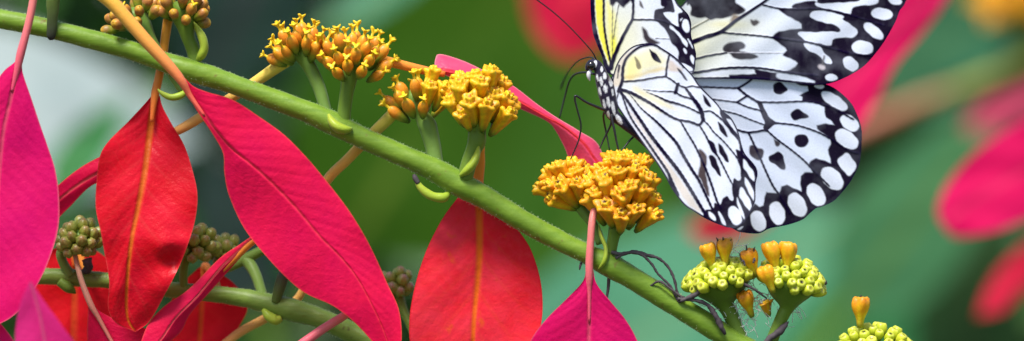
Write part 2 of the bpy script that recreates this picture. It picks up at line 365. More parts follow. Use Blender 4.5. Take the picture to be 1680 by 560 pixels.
# E seed heads
def seedhead(ped, C, d, a, h, n, thmax, tilt, rot, talls, parent=branch, rec=.52, ad=None):
    co = cluster(parent, ped, C, d, a, h, n, lambda i, v: ('seed', R_(SEED), 17, U_(1.1, 1.45)), thmax, tilt, None, rec, 'seed_head', rot, ad=ad, mid=.5, jit=.05, keep=lambda e: e.y < a*.35*S/S)
    for (x, y, bx, by, dd, mi, s) in talls:
        t = W(x, y, dd); b = W(bx, by, dd+4); dr = (t-b).normalized()
        place('floret', TALL[mi], co, t, dr, 46, s)
    return co
def stigmas(parent, spots):
    for (x, y, d, dx, dy) in spots:
        tube('stigma', [(x, y+8, d, 1.8), (x+dx*.4, y, d, 1.6), (x+dx*.6, y+dy*.6, d-2, 1.3), (x+dx, y+dy, d-3, .6)], M_dry, parent, 6, 4)
sh1 = seedhead([(1222, 575, 6, 13), (1210, 545, 6, 13), (1198, 515, 6, 13), (1190, 500, 6, 16)], (1182, 462, 6), 6, 64, 40, 58, 84, 9, -14, [(1160, 402, 1172, 448, -26, 0, .95), (1187, 394, 1191, 442, -24, 1, .98)], rec=.78)
stigmas(sh1, [(1180, 398, -28, -5, -8), (1187, 395, -30, -1, -6), (1194, 397, -28, 7, -4)])
sh2 = seedhead([(1258, 585, -8, 10), (1270, 550, -8, 10), (1284, 518, -8, 11), (1291, 504, -8, 14)], (1298, 464, -8), -8, 58, 44, 58, 88, 12, 14, [(1225, 412, 1244, 458, -30, 2, .98), (1263, 400, 1275, 448, -38, 0, 1.08), (1295, 400, 1291, 448, -34, 0, 1.05), (1253, 440, 1268, 478, -56, 0, .95)], rec=.78)
stigmas(sh2, [(1217, 420, -36, -5, -4), (1226, 412, -40, -2, -10), (1234, 414, -36, 5, -9), (1222, 428, -44, -6, 2), (1236, 424, -44, 4, 5)])
sh3 = seedhead([(1475, 755, 10, 12), (1450, 690, 10, 12), (1440, 640, 10, 12), (1438, 618, 10, 16)], (1436, 580, 10), 10, 70, 48, 44, 80, 14, 3, [(1411, 490, 1411, 545, -14, 2, 1.05)], rec=.75)
stigmas(sh3, [(1406, 492, -16, -4, -3), (1412, 489, -18, 1, -5), (1420, 493, -16, 4, -4)])
# loose withered florets and fluff caught between the seed heads
fallen = tag(shared('withered_floret', TALL[2], None, Matrix.LocRotScale(W(1236, 516, -10), ZUP.rotation_difference(Vector((-.35, -.3, .9)).normalized()), Vector((.95,)*3))), 'withered orange floret caught in white fluff under the two green seed heads', 'withered flower')
fallen.location = W(1234, 520, -10)
o2 = shared('withered_floret', open_mesh(9, .95, .8, True), None, Matrix.LocRotScale(W(1262, 520, 2), ZUP.rotation_difference(Vector((-.3, -.2, .9)).normalized()), Vector((.9,)*3)))
tag(o2, 'small pinkish withered floret in white fluff beside the stalk of the right seed head', 'withered flower')
Vf, Ff = [], []
for k in range(120):
    x, y = random.gauss(1228, 22), random.gauss(494, 20); an = U_(0, 6.28); p = []
    if k < 8: x, y = U_(1290, 1310), U_(498, 508); an = U_(.3, 1.3)
    if 8 <= k < 16: x, y = U_(1196, 1216), U_(400, 420)
    cu = U_(-.4, .4)
    for t in range(7): p.append((x, y, -6+U_(-2, 2)+t)); x += 4.2*math.cos(an); y += 4.2*math.sin(an); an += cu
    Q = cr(p, 2); g, f = tube_geo(WN(Q[:, 0], Q[:, 1], Q[:, 2]), .55*S, 4)
    Ff += [tuple(i+len(Vf)*0+sum(len(z) for z in Vf) for i in q) for q in f]; Vf.append(g)
fl = mesh_obj('seed_fluff', np.concatenate(Vf)-np.asarray(base_of(branch)), Ff, M_fluff, branch); fl['kind'] = 'stuff'

# small bractlets, node scars and dark stubs
tube('bractlet', [(322, 100, 0, 3), (330, 92, -6, 9), (335, 78, -8, 9), (331, 60, -8, 9), (322, 44, -6, 5), (318, 36, -6, 1)], M_bract, branch, 12, 6, flat=.8)
tube('bractlet', [(306, 150, -8, 4), (296, 157, -12, 6), (282, 160, -14, 5.5), (270, 156, -14, 4.5), (262, 150, -14, 2.5), (259, 146, -14, .8)], M_bract, branch, 12, 6)
tube('bractlet', [(576, 212, -16, 6), (566, 213, -21, 13), (554, 209, -21, 15), (545, 200, -19, 12), (539, 188, -16, 4)], M_bract, branch, 12, 6, flat=.6)
tube('bractlet', [(738, 314, -4, 3), (728, 324, -8, 8), (712, 323, -10, 7.5), (700, 317, -10, 7.5), (690, 308, -10, 6), (684, 298, -10, 4), (682, 292, -10, 1)], M_bract, branch, 12, 6)
tube('bractlet', [(756, 288, -18, 6), (767, 279, -23, 12), (777, 267, -23, 12), (783, 252, -18, 9), (785, 238, -14, 3)], M_bract, branch, 12, 6, flat=.6)
tube('bractlet', [(982, 442, -10, 3), (992, 428, -20, 7), (994, 408, -16, 6), (985, 385, -8, 5), (982, 368, -4, 1)], M_bract, branch, 12, 6, flat=.6)
tube('cut_stalk', [(88, -30, -18, 12), (87, 5, -18, 11), (86, 30, -18, 9), (85, 46, -18, 8.5), (84, 60, -18, 7), (84, 66, -18, 3)], M_dark, branch, 14, 6, rough=.05)
tube('dry_stub', [(999, 452, 2, 3), (998, 472, 4, 2.6), (996, 486, 4, 2), (997, 497, 2, 1.2)], M_dry, branch, 8, 6)
tube('dry_stub', [(957, 424, 0, 2), (952, 436, -4, 2), (951, 443, -4, 1)], M_dry, branch, 8, 6)
tube('dry_stub', [(686, 301, -12, 4), (681, 292, -12, 4.4), (679, 286, -12, 2)], M_dry, branch, 10, 5)
tube('dry_stub', [(1250, 575, -20, 4), (1262, 556, -22, 5), (1277, 546, -22, 6), (1288, 534, -20, 4.5), (1294, 528, -18, 1)], M_dry, branch, 10, 6, rough=.2)
tube('dry_stub', [(1346, 462, -10, 3), (1352, 463, -12, 4.6), (1356, 467, -12, 2)], M_dry, branch, 8, 5)
TD = [[(1003, 414, -14, 3), (1020, 417, -16, 3.2), (1042, 413, -18, 2.6), (1062, 419, -18, 3), (1080, 424, -18, 2.4), (1096, 438, -16, 2.2), (1106, 458, -16, 2.4), (1112, 482, -16, 2), (1122, 489, -20, 2.4)],
      [(1010, 424, -14, 2.4), (1030, 415, -18, 2.4), (1052, 418, -20, 2.4), (1068, 432, -20, 2.2), (1080, 450, -18, 2), (1100, 470, -16, 2), (1112, 492, -18, 2.2), (1117, 496, -20, 2.4)],
      [(1116, 494, -22, 3), (1136, 486, -28, 4.4), (1158, 472, -34, 5), (1182, 465, -38, 4.4), (1206, 464, -40, 3.4), (1226, 469, -40, 2.4), (1242, 478, -38, 2), (1258, 490, -36, 1.4)],
      [(1112, 490, -22, 2.4), (1140, 493, -26, 3), (1160, 500, -28, 3.4), (1174, 518, -28, 4.6), (1184, 538, -28, 4.4), (1190, 549, -26, 2)],
      [(1120, 489, -22, 2), (1100, 474, -24, 2), (1082, 462, -22, 2), (1066, 470, -16, 1.4)]]
for t in TD:
    tag(tube('dry_tendril', t, M_dry, branch, 8, 8, rough=.25, seed=len(t)), 'withered grey-brown tendril')

# bracts that spring from the branch ------------------------------------------------
RED = leaf_mat('bract_red', (.66, .003, .012), (.74, .006, .028), (.68, .13, .015), (.75, .16, .12), .22, (.70, .05, .05), .36, .28, .45, 90)
SALMON = leaf_mat('bract_salmon', (.90, .014, .028), (.93, .042, .078), (.84, .14, .012), (.78, .09, .02), .45, (.75, .01, .02), .5, .35, .3, 80, spots=(.80, .09, .015))
MAG = leaf_mat('bract_magenta', (.78, .004, .085), (.85, .008, .070), (.82, .035, .085), (.82, .02, .10), .18, (.86, .08, .06), .42, .3, .35, 70)
MAG1 = leaf_mat('bract_fuchsia', (.74, .003, .155), (.78, .006, .130), (.74, .07, .16), (.72, .02, .17), .15, (.80, .14, .20), .45, .35, .3, 60)
CRIM = leaf_mat('bract_crimson', (.66, .004, .070), (.72, .008, .060), (.62, .08, .09), (.62, .02, .09), .2, (.78, .06, .06), .42, .3, .35, 80)
PINK = leaf_mat('bract_pink', (.82, .10, .22), (.78, .05, .14), (.80, .04, .06), (.78, .10, .18), .2, (.85, .30, .34), .38, .3, .45, 80)
MAUVE = leaf_mat('bract_mauve', (.64, .012, .17), (.70, .025, .21), (.64, .08, .22), None, .15, None, .5, .35, .3, 60)
P_or = u_mat('petiole_orange', (.78, .38, .04), (.80, .16, .03), .4, (.72, .14, .03), .1, .1)
P_yel = u_mat('petiole_yellow', (.64, .54, .08), (.80, .34, .12), .4, (.60, .42, .06), .1, .1)
P_yelred = u_mat('petiole_yellow_to_red', (.78, .56, .05), (.80, .06, .10), .4, (.78, .26, .05), .1, .1)
P_pink = u_mat('petiole_pink', (.70, .24, .20), (.70, .06, .16), .4, (.60, .12, .08), .1, .1)
P_tan = u_mat('petiole_tan', (.50, .33, .20), (.60, .16, .14), .5, (.35, .15, .08), .1)

# red bract hanging behind the stem at the left
b2 = leaf('bract', [(248, 158, 0), (236, 172, 0), (210, 200, 0), (178, 232, 0), (164, 256, 0), (159, 290, 0), (157, 340, 0), (165, 380, 0), (172, 420, 0), (179, 462, 0), (177, 505, 0), (190, 530, 0), (222, 545, 0)],
          [(255, 150, 0), (252, 170, 0), (245, 226, 0), (238, 280, 0), (226, 345, 0), (216, 395, 0), (208, 470, 0), (209, 520, 0), (222, 545, 0)],
          [(262, 158, 0), (267, 176, 0), (282, 204, 0), (302, 238, 0), (316, 280, 0), (324, 320, 0), (320, 362, 0), (306, 408, 0), (290, 446, 0), (268, 488, 0), (245, 528, 0), (222, 545, 0)],
          RED, [26, 22, 10, 4, 10, 30], branch, -.16, .10, 5, 8, 5.0, seed=2, ruffle=2.5, crease=[(285, 428, 17, 17), (270, 404, 18, -7), (300, 395, 14, -4), (268, 465, 22, -6), (225, 250, 30, -6)])
tag(b2, 'glossy scarlet bract with an orange midrib and a dent')
tube('petiole', [(276, 30, 26, 8), (271, 62, 26, 7.5), (266, 100, 28, 7.5), (260, 130, 26, 7), (255, 152, 25, 7), (252, 172, 22, 5), (249, 200, 19, 3)], P_or, b2, 12, 6)
# scarlet narrow bract far left, stalk from cluster B
b7 = leaf('bract', [(290, 212, 50), (240, 228, 50), (190, 246, 50), (140, 270, 50), (100, 300, 50), (60, 340, 50), (20, 395, 50)], [(290, 214, 50), (240, 240, 50), (190, 268, 50), (140, 296, 50), (100, 325, 50), (60, 362, 50), (20, 395, 50)],
          [(290, 217, 50), (250, 248, 50), (200, 285, 50), (150, 305, 50), (112, 342, 50), (70, 380, 50), (20, 395, 50)], CRIM, [50, 60, 70], branch, .2, .2, 3, 8, 3, 70, 30, seed=3)
tube('petiole', [(474, 98, 22, 10), (452, 112, 30, 10), (420, 134, 42, 9), (380, 160, 46, 8.5), (335, 189, 48, 8.5), (300, 210, 50, 8), (280, 220, 50, 6)], P_yel, b7, 12, 6)
# broad red bract under the stem
b4 = leaf('bract', [(772, 296, 0), (762, 312, 0), (745, 332, 0), (724, 362, 0), (700, 410, 0), (682, 465, 0), (672, 520, 0), (674, 570, 0), (692, 622, 0), (728, 668, 0), (772, 705, 0)],
          [(781, 292, 0), (786, 345, 0), (786, 430, 0), (778, 520, 0), (775, 580, 0), (772, 650, 0), (772, 705, 0)],
          [(790, 296, 0), (806, 318, 0), (828, 350, 0), (852, 380, 0), (872, 412, 0), (887, 462, 0), (890, 512, 0), (882, 556, 0), (862, 610, 0), (824, 664, 0), (772, 705, 0)],
          SALMON, [42, 44, 46, 40, 36], branch, -.10, .0, 4, 7, 5.5, seed=4, slope=2.0)
tag(b4, 'broad salmon-red bract with an orange midrib, hanging under the stem')
tube('petiole', [(790, 222, 24, 7), (788, 245, 30, 7.5), (787, 268, 38, 9), (784, 290, 43, 10), (784, 315, 44, 8), (786, 345, 45, 4)], P_or, b4, 12, 6)
# magenta bract whose stalk crosses the stem
b5 = leaf('bract', [(962, 440, 0), (956, 462, 0), (930, 490, 0), (896, 524, 0), (870, 560, 0), (850, 620, 0), (856, 700, 0), (900, 790, 0), (960, 850, 0)], [(967, 430, 0), (967, 470, 0), (966, 560, 0), (964, 660, 0), (962, 760, 0), (960, 850, 0)],
          [(973, 440, 0), (979, 466, 0), (1002, 495, 0), (1026, 524, 0), (1046, 560, 0), (1066, 620, 0), (1066, 700, 0), (1022, 790, 0), (960, 850, 0)], MAG1, [-26, -22, -16, -10], branch, -.12, .05, 3, 9, 3.0, seed=5)
tag(b5, 'fuchsia bract with a pale midrib, on a pink stalk in front of the stem')
tube('petiole', [(978, 330, -4, 5), (972, 360, -22, 6), (969, 395, -27, 6), (967, 430, -28, 6.5), (967, 456, -27, 6), (967, 480, -25, 3.5), (967, 530, -22, 2)], P_pink, b5, 12, 6)
# pink bract seen edge on behind cluster C
b6 = leaf('bract', [(713, 114, 0), (714, 98, 0), (722, 89, 0), (760, 100, 0), (800, 119, 0), (842, 141, 0), (880, 170, 0), (912, 192, 0), (952, 216, 0), (982, 238, 0), (1000, 290, 0)],
          [(713, 116, 0), (735, 118, 0), (770, 128, 0), (820, 150, 0), (860, 172, 0), (895, 192, 0), (925, 208, 0), (958, 236, 0), (975, 260, 0), (1000, 290, 0)],
          [(713, 118, 0), (740, 128, 0), (776, 148, 0), (820, 166, 0), (860, 182, 0), (898, 200, 0), (912, 216, 0), (926, 242, 0), (945, 280, 0), (1000, 290, 0)], PINK, [40, 44, 48, 50, 52], branch, .7, .0, 2, 8, 5.0, 110, 40, seed=6)
tag(b6, 'curled pink bract with a red fold, behind the yellow cluster')
tube('petiole', [(620, 96, 20, 7), (640, 102, 28, 8), (672, 110, 34, 7.5), (702, 117, 40, 7), (730, 122, 42, 5)], P_or, b6, 12, 6)
tube('petiole', [(652, 178, 14, 10), (636, 196, 20, 10), (605, 226, 36, 9), (570, 262, 46, 8.5), (538, 294, 60, 8.5), (512, 340, 90, 8), (508, 430, 130, 7.5), (490, 488, 145, 7), (440, 520, 150, 7.5), (390, 548, 150, 7.5), (340, 590, 150, 7.5)], P_yel, branch, 12, 8)
tube('petiole', [(590, 500, 16, 6), (565, 518, 8, 7), (530, 540, 4, 7.5), (495, 565, 0, 8), (440, 605, 0, 8)], P_pink, branch, 12, 6)

# =================================================================== THE SECOND BRANCH, lower left
b_low = thing('flowering_branch', W(30, 452, 170), 'thinner green stem low at the left with clusters of unopened green buds', 'flowering branch')
S2 = [(-40, 448, 115, 13), (30, 451, 119, 13), (65, 453, 121, 13.5), (120, 456, 122, 14), (180, 461, 122, 13), (275, 475, 121, 13), (345, 482, 115, 13.5), (400, 489, 108, 14.5), (440, 498, 101, 17), (476, 508, 94, 18.5), (515, 519, 91, 17), (565, 540, 86, 17), (620, 568, 79, 17), (700, 615, 72, 17)]
tube('stem', S2, M_stem2, b_low, 24, 8, rough=.05, seed=8)
fuzz(b_low, S2, 1200, 1, 3, w=.35, seed=4)
def pickG(i, v): return ('bud', R_(GBUD), 27, U_(1.05, 1.25))
def pickP(i, v): return ('bud', R_(GBUDP), 27, U_(1.05, 1.25))
d2 = 115
cluster(b_low, [(116, 452, d2, 9), (106, 436, d2-5, 8), (100, 420, d2-10, 8), (104, 410, d2-12, 9)], (130, 392, d2-14), d2-14, 40, 36, 30, pickG, 118, 22, M_pedpale, .45, ad=40, rot=0)
cluster(b_low, [(301, 474, d2, 7), (301, 455, d2-2, 7), (302, 436, d2-4, 7.5), (306, 424, d2-6, 9)], (322, 402, d2-8), d2-8, 38, 36, 20, pickG, 112, 22, None, .45, rot=15)
cluster(b_low, [(432, 488, 108, 8), (420, 452, 122, 9), (408, 432, 136, 10), (392, 420, 150, 10)], (368, 410, 160), 160, 30, 30, 14, pickG, 112, 22, M_pedpale, .45, rot=-10)
cluster(b_low, [(700, 610, 150, 7), (680, 550, 170, 7), (662, 510, 190, 7.5), (656, 494, 196, 9)], (650, 468, 200), 200, 30, 32, 16, pickP, 112, 20, None, .45, rot=0)
tube('peduncle', [(345, 448, 140, 7), (372, 440, 142, 8), (405, 424, 140, 9), (432, 410, 136, 8)], M_pedpale, b_low, 12, 6)
tube('cut_stalk', [(452, 496, 84, 7), (457, 478, 80, 9), (463, 458, 80, 10), (470, 440, 84, 8)], M_dark, b_low, 12, 6)
tube('bractlet', [(432, 508, 90, 4), (440, 518, 86, 8), (452, 525, 86, 9), (462, 522, 86, 5)], M_bract, b_low, 12, 6)
tube('dry_stub', [(98, 462, 112, 8), (112, 472, 110, 9), (120, 478, 110, 5), (124, 482, 110, 1)], M_ped, b_low, 12, 6)
tube('dry_stub', [(142, 425, 96, 9), (145, 438, 98, 8), (138, 447, 104, 5)], M_dry, b_low, 12, 6, rough=.2)
RED2 = leaf_mat('bract_red_far', (.80, .008, .012), (.84, .012, .030), (.76, .08, .02), None, .2, None, .45, .35, .3, 60)
b8 = leaf('bract', [(110, 400, 0), (70, 420, 0), (48, 470, 0), (42, 540, 0), (60, 620, 0), (110, 700, 0)], [(120, 398, 0), (122, 470, 0), (120, 560, 0), (114, 640, 0), (110, 700, 0)], [(130, 400, 0), (165, 416, 0), (200, 450, 0), (225, 520, 0), (210, 610, 0), (110, 700, 0)], RED2, [215, 225, 230, 230], b_low, -.1, .05, 4, 8, 4, 70, 36, seed=9)
tube('petiole', [(160, 462, 178, 6), (140, 440, 200, 6), (124, 404, 214, 6), (121, 440, 222, 4)], P_or, b8, 10, 6)
b8b = leaf('bract', [(325, 440, 0), (296, 470, 0), (270, 520, 0), (262, 590, 0), (290, 680, 0)], [(335, 436, 0), (331, 500, 0), (326, 570, 0), (310, 630, 0), (290, 680, 0)], [(345, 440, 0), (380, 462, 0), (402, 490, 0), (405, 512, 0), (385, 550, 0), (352, 620, 0), (290, 680, 0)], RED2, [215, 222, 230, 236], b_low, -.1, 0, 4, 8, 4, 70, 36, seed=10)
tube('petiole', [(360, 480, 168, 6), (350, 455, 195, 6), (336, 436, 214, 6), (334, 470, 220, 4)], P_or, b8b, 10, 6)

# =================================================================== bracts whose stalks leave the picture
l3 = leaf('bract_leaf', [(297, 128, 0), (306, 150, 0), (322, 180, 0), (350, 222, 0), (366, 252, 0), (368, 284, 0), (376, 322, 0), (400, 374, 0), (436, 420, 0), (474, 460, 0), (504, 483, 0), (546, 502, 0), (580, 528, 0), (610, 560, 0), (632, 588, 0), (648, 612, 0)],
          [(299, 126, 0), (322, 168, 0), (372, 235, 0), (430, 285, 0), (480, 335, 0), (525, 388, 0), (553, 416, 0), (580, 448, 0), (602, 485, 0), (630, 545, 0), (648, 612, 0)],
          [(302, 127, 0), (318, 142, 0), (340, 151, 0), (382, 164, 0), (426, 192, 0), (466, 221, 0), (500, 255, 0), (525, 284, 0), (560, 328, 0), (586, 366, 0), (611, 411, 0), (636, 466, 0), (653, 503, 0), (659, 540, 0), (657, 578, 0), (648, 612, 0)],
          MAG, [-72, -60, -56, -60, -56, -46], None, .10, -.12, 4, 11, 2.2, 180, 90, seed=11, ruffle=2.0)
tag(l3, 'large magenta pointed bract slanting across in front of the thick stem', 'bract leaf')
tube('petiole', [(128, -40, -86, 11), (150, -20, -84, 11), (182, 3, -82, 11.5), (214, 38, -80, 11), (244, 72, -78, 10.5), (268, 98, -76, 9.5), (286, 118, -74, 8.5), (299, 135, -72, 7), (312, 158, -66, 4.5), (335, 190, -63, 2.5)], P_yelred, l3, 14, 8)
l1 = leaf('bract_leaf', [(22, 104, 0), (2, 122, 0), (-32, 176, 0), (-66, 270, 0), (-78, 370, 0), (-66, 460, 0), (-30, 545, 0)], [(30, 96, 0), (18, 160, 0), (6, 215, 0), (-3, 300, 0), (-10, 400, 0), (-18, 480, 0), (-30, 545, 0)],
          [(36, 104, 0), (38, 122, 0), (51, 160, 0), (66, 205, 0), (80, 245, 0), (91, 280, 0), (97, 325, 0), (95, 378, 0), (76, 438, 0), (50, 485, 0), (20, 520, 0), (-30, 545, 0)], MAG1, [-70, -66, -72, -80], None, .06, -.1, 3, 9, 3.0, 130, 60, seed=12)
tag(l1, 'wide fuchsia bract hanging at the left edge on a thin pink stalk', 'bract leaf')
tube('petiole', [(66, -60, -66, 6), (58, -20, -68, 6.5), (50, 25, -70, 6.5), (42, 58, -71, 6.5), (34, 88, -71, 7), (28, 116, -70, 5.5), (20, 150, -68, 3)], P_pink, l1, 12, 8)
l9 = leaf('bract_leaf', [(146, 490, 0), (144, 512, 0), (143, 560, 0), (150, 640, 0), (200, 720, 0), (260, 760, 0)], [(148, 488, 0), (164, 525, 0), (186, 566, 0), (215, 640, 0), (260, 760, 0)], [(151, 492, 0), (160, 508, 0), (200, 529, 0), (245, 541, 0), (285, 560, 0), (330, 610, 0), (330, 680, 0), (260, 760, 0)], CRIM, [60, 56, 50, 44], None, .12, -.15, 2, 8, 3.0, 80, 40, seed=13)
tag(l9, 'dark crimson bract at the bottom edge below a thin tan stalk', 'bract leaf')
tube('petiole', [(121, 405, 90, 4), (126, 432, 84, 4.2), (134, 462, 72, 4.6), (148, 498, 58, 5), (164, 526, 56, 3.4), (186, 566, 54, 2.5)], P_tan, l9, 10, 8)
l10 = leaf('bract_leaf', [(412, 388, 0), (392, 402, 0), (360, 424, 0), (310, 474, 0), (268, 504, 0), (240, 538, 0), (220, 600, 0)], [(414, 391, 0), (392, 412, 0), (362, 440, 0), (322, 488, 0), (288, 522, 0), (262, 560, 0), (220, 600, 0)], [(416, 394, 0), (404, 412, 0), (374, 446, 0), (342, 482, 0), (312, 516, 0), (290, 552, 0), (220, 600, 0)], CRIM, [30, 30, 26, 24, 24], None, .5, .3, 2, 8, 2.0, 90, 40, seed=14)
tag(l10, 'narrow crimson bract seen edge on, rising from the bottom edge to the large magenta bract', 'bract leaf')
tube('petiole', [(470, 360, 44, 5), (436, 384, 40, 6), (412, 398, 36, 6.5), (388, 420, 38, 6.5), (362, 446, 40, 5), (348, 460, 40, 2)], P_or, l10, 10, 8)
l11 = leaf('bract_leaf', [(48, 462, 0), (30, 510, 0), (26, 580, 0), (50, 680, 0), (100, 760, 0)], [(50, 462, 0), (66, 520, 0), (80, 600, 0), (95, 680, 0), (100, 760, 0)], [(53, 464, 0), (72, 494, 0), (102, 535, 0), (136, 590, 0), (142, 680, 0), (100, 760, 0)], MAUVE, [-400, -400, -400], None, .1, -.2, 3, 8, 2, 70, 36, seed=15)
tag(l11, 'blurred mauve bract tip rising from the bottom edge at the far left', 'bract leaf')
tube('petiole', [(104, 820, -400, 6), (102, 790, -400, 6), (100, 755, -400, 5), (97, 720, -401, 2)], P_pink, l11, 10, 6)
l12 = leaf('bract_leaf', [(-60, 470, 0), (-70, 560, 0), (-40, 660, 0), (0, 720, 0)], [(-55, 470, 0), (-30, 560, 0), (-10, 640, 0), (0, 720, 0)], [(-50, 472, 0), (-8, 520, 0), (28, 570, 0), (40, 640, 0), (0, 720, 0)], MAG1, [-60, -60, -60], None, .1, 0, 3, 8, 2, 60, 30, seed=16)
tag(l12, 'corner of a fuchsia bract in the bottom left corner', 'bract leaf')

# =================================================================== BUTTERFLY
bf = thing('butterfly', W(1000, 150, 0), 'black and white butterfly with veined spotted wings feeding on the orange flower cluster', 'butterfly')
WHT = np.array((.76, .81, .97)); BLK = np.array((.005, .002, .022)); DKB = np.array((.011, .007, .022)); GRY = np.array((.10, .09, .095)); YEL = np.array((.86, .80, .10)); PAL = np.array((.82, .81, .56)); BEI = np.array((.72, .66, .62)); BLW = np.array((.66, .72, .86))
def seg_dist(X, Y, P, wd):
    best = np.full(X.shape, 1e9)
    for (x0, y0, w0), (x1, y1, w1) in zip(P[:-1], P[1:]):
        dx, dy = x1-x0, y1-y0; t = np.clip(((X-x0)*dx+(Y-y0)*dy)/(dx*dx+dy*dy+1e-9), 0, 1)
        best = np.minimum(best, np.hypot(X-x0-t*dx, Y-y0-t*dy)-(w0+(w1-w0)*t)/2)
    return best
def poly_sd(X, Y, P):
    P = np.asarray(P, float); best = np.full(X.shape, 1e9); ins = np.zeros(X.shape, bool)
    for (x0, y0), (x1, y1) in zip(P, np.roll(P, -1, 0)):
        dx, dy = x1-x0, y1-y0; t = np.clip(((X-x0)*dx+(Y-y0)*dy)/(dx*dx+dy*dy+1e-9), 0, 1)
        best = np.minimum(best, np.hypot(X-x0-t*dx, Y-y0-t*dy))
        c = ((y0 > Y) != (y1 > Y)) & (X < dx*(Y-y0)/(dy+(1e-9 if dy == 0 else 0))+x0); ins ^= c
    return np.where(ins, -best, best)
def nearest_on(X, Y, P):
    best = np.full(X.shape, 1e9); nx = X.copy(); ny = Y.copy()
    for (x0, y0), (x1, y1) in zip(P, np.roll(P, -1, 0)):
        dx, dy = x1-x0, y1-y0; t = np.clip(((X-x0)*dx+(Y-y0)*dy)/(dx*dx+dy*dy+1e-9), 0, 1)
        qx, qy = x0+t*dx, y0+t*dy; dd = np.hypot(X-qx, Y-qy); m = dd < best
        best[m] = dd[m]; nx[m] = qx[m]; ny[m] = qy[m]
    return nx, ny
def wing(name, outline, ops, depth, base, mat, step=1.1, edge=3.2, relief=.8):
    O = cr(outline, 5, True); x0, y0 = O.min(0)-2; x1, y1 = O.max(0)+2
    gx = np.arange(x0, x1+step, step); gy = np.arange(y0, y1+step, step); X, Y = np.meshgrid(gx, gy); sd = poly_sd(X, Y, O)
    ins = sd < 0; cell = ins[:-1, :-1] | ins[1:, :-1] | ins[:-1, 1:] | ins[1:, 1:]
    used = np.zeros(X.shape, bool)
    for a in (slice(0, -1), slice(1, None)):
        for b in (slice(0, -1), slice(1, None)): used[a, b] |= cell
    idx = -np.ones(X.shape, int); idx[used] = np.arange(used.sum()); x, y, s = X[used], Y[used], sd[used]
    out = s > 0; x[out], y[out] = nearest_on(x[out], y[out], O)
    C = base(x, y); rel = np.zeros(x.shape)
    for op in ops:
        k, P, c = op[0], op[1], op[2]; soft = op[3] if len(op) > 3 else .9
        if k == 'l': P = cr([(p[0], p[1], p[2]) for p in P], 5); m = P[:, 2].max()+3; bb = P[:, :2]
        elif k == 'p': P = cr(P, 4, True); bb = P; m = 3
        elif k == 'q': bb = np.asarray(P, float); P = bb; m = 3
        elif k == 'e':
            cx, cy, rx, ry, an = P; t = np.linspace(0, 6.2832, 24, endpoint=False); ca, sa = math.cos(math.radians(an)), math.sin(math.radians(an))
            sp = .95; ex = np.sign(np.cos(t))*np.abs(np.cos(t))**sp*rx; ey = np.sign(np.sin(t))*np.abs(np.sin(t))**sp*ry
            P = np.stack([cx+ex*ca-ey*sa, cy+ex*sa+ey*ca], 1); bb = P; m = 3
        sel = (x > bb[:, 0].min()-m) & (x < bb[:, 0].max()+m) & (y > bb[:, 1].min()-m) & (y < bb[:, 1].max()+m)
        if not sel.any(): continue
        wob = .3*np.sin(x[sel]*.35+y[sel]*.2)+.25*np.sin(y[sel]*.5-x[sel]*.15)+.15*np.sin(2.3*x[sel]+1.9*y[sel]) if k != 'l' else .25*np.sin(x[sel]*.5+y[sel]*.6)
        dd = (seg_dist(x[sel], y[sel], P, 1) if k == 'l' else poly_sd(x[sel], y[sel], P))+wob
        f = np.clip(.5-dd/(2*soft), 0, 1)[:, None]; C[sel] = C[sel]*(1-f)+np.asarray(c)*f
        if k == 'l': rel[sel] = np.maximum(rel[sel], f[:, 0])
    sb = -poly_sd(x, y, O); f = np.clip((edge-sb)/1.4, 0, 1)[:, None]; C = C*(1-f)+BLK*f
    d = depth(x, y)-relief*rel
    V = WN(x, y, d); i = idx
    q = np.stack([i[:-1, :-1][cell], i[1:, :-1][cell], i[1:, 1:][cell], i[:-1, 1:][cell]], 1)
    return mesh_obj(name, V-np.asarray(base_of(bf)), q, mat, bf, {'col': C})
def L(pts, w=2.5, c=BLK, soft=.9):
    n = len(pts); ws = w if isinstance(w, (list, tuple)) else [w]*n; ws = np.interp(np.linspace(0, 1, n), np.linspace(0, 1, len(ws)), ws)
    return ('l', [(a, b, k) for (a, b), k in zip(pts, ws*1.36)], c, soft)
def Pg(pts, c=DKB, soft=.9): return ('p', pts, c, soft)
def E(cx, cy, rx, ry, an, c=None, soft=.9): return ('e', (cx, cy, rx, ry, an), WHT if c is None else c, soft)
def field(spec, base=WHT):                       # pigment fields: (x,y,rx,ry,colour,weight)
    def f(x, y):
        C = np.tile(base, (len(x), 1)).astype(float)
        for (cx, cy, rx, ry, c, w) in spec:
            k = (w*np.exp(-(((x-cx)/rx)**2+((y-cy)/ry)**2)))[:, None]; C = C*(1-k)+np.asarray(c)*k
        return C
    return f
t_wing = NT('wing_scales'); _c = t_wing.attr('col', 'Color'); _n = t_wing.noise(2600, 2, .6); _n2 = t_wing.noise(140, 3, .5)
_c = t_wing.mix(1.0, _c, t_wing.ramp(_n, [(.2, (.86,)*3), (.7, (1,)*3)]), 'MULTIPLY')
_c = t_wing.mix(t_wing.ramp(_n2, [(.45, (0, 0, 0)), (.8, (.16,)*3)]), _c, (.62, .66, .80))
_c = t_wing.mix(t_wing.ramp(t_wing.noise(5200, 1, .5), [(.60, (0, 0, 0)), (.75, (.035,)*3)]), _c, (.40, .40, .46))
M_wing = t_wing.surf(_c, .8, .02, .12, t_wing.bump(_n, .3, .0001))

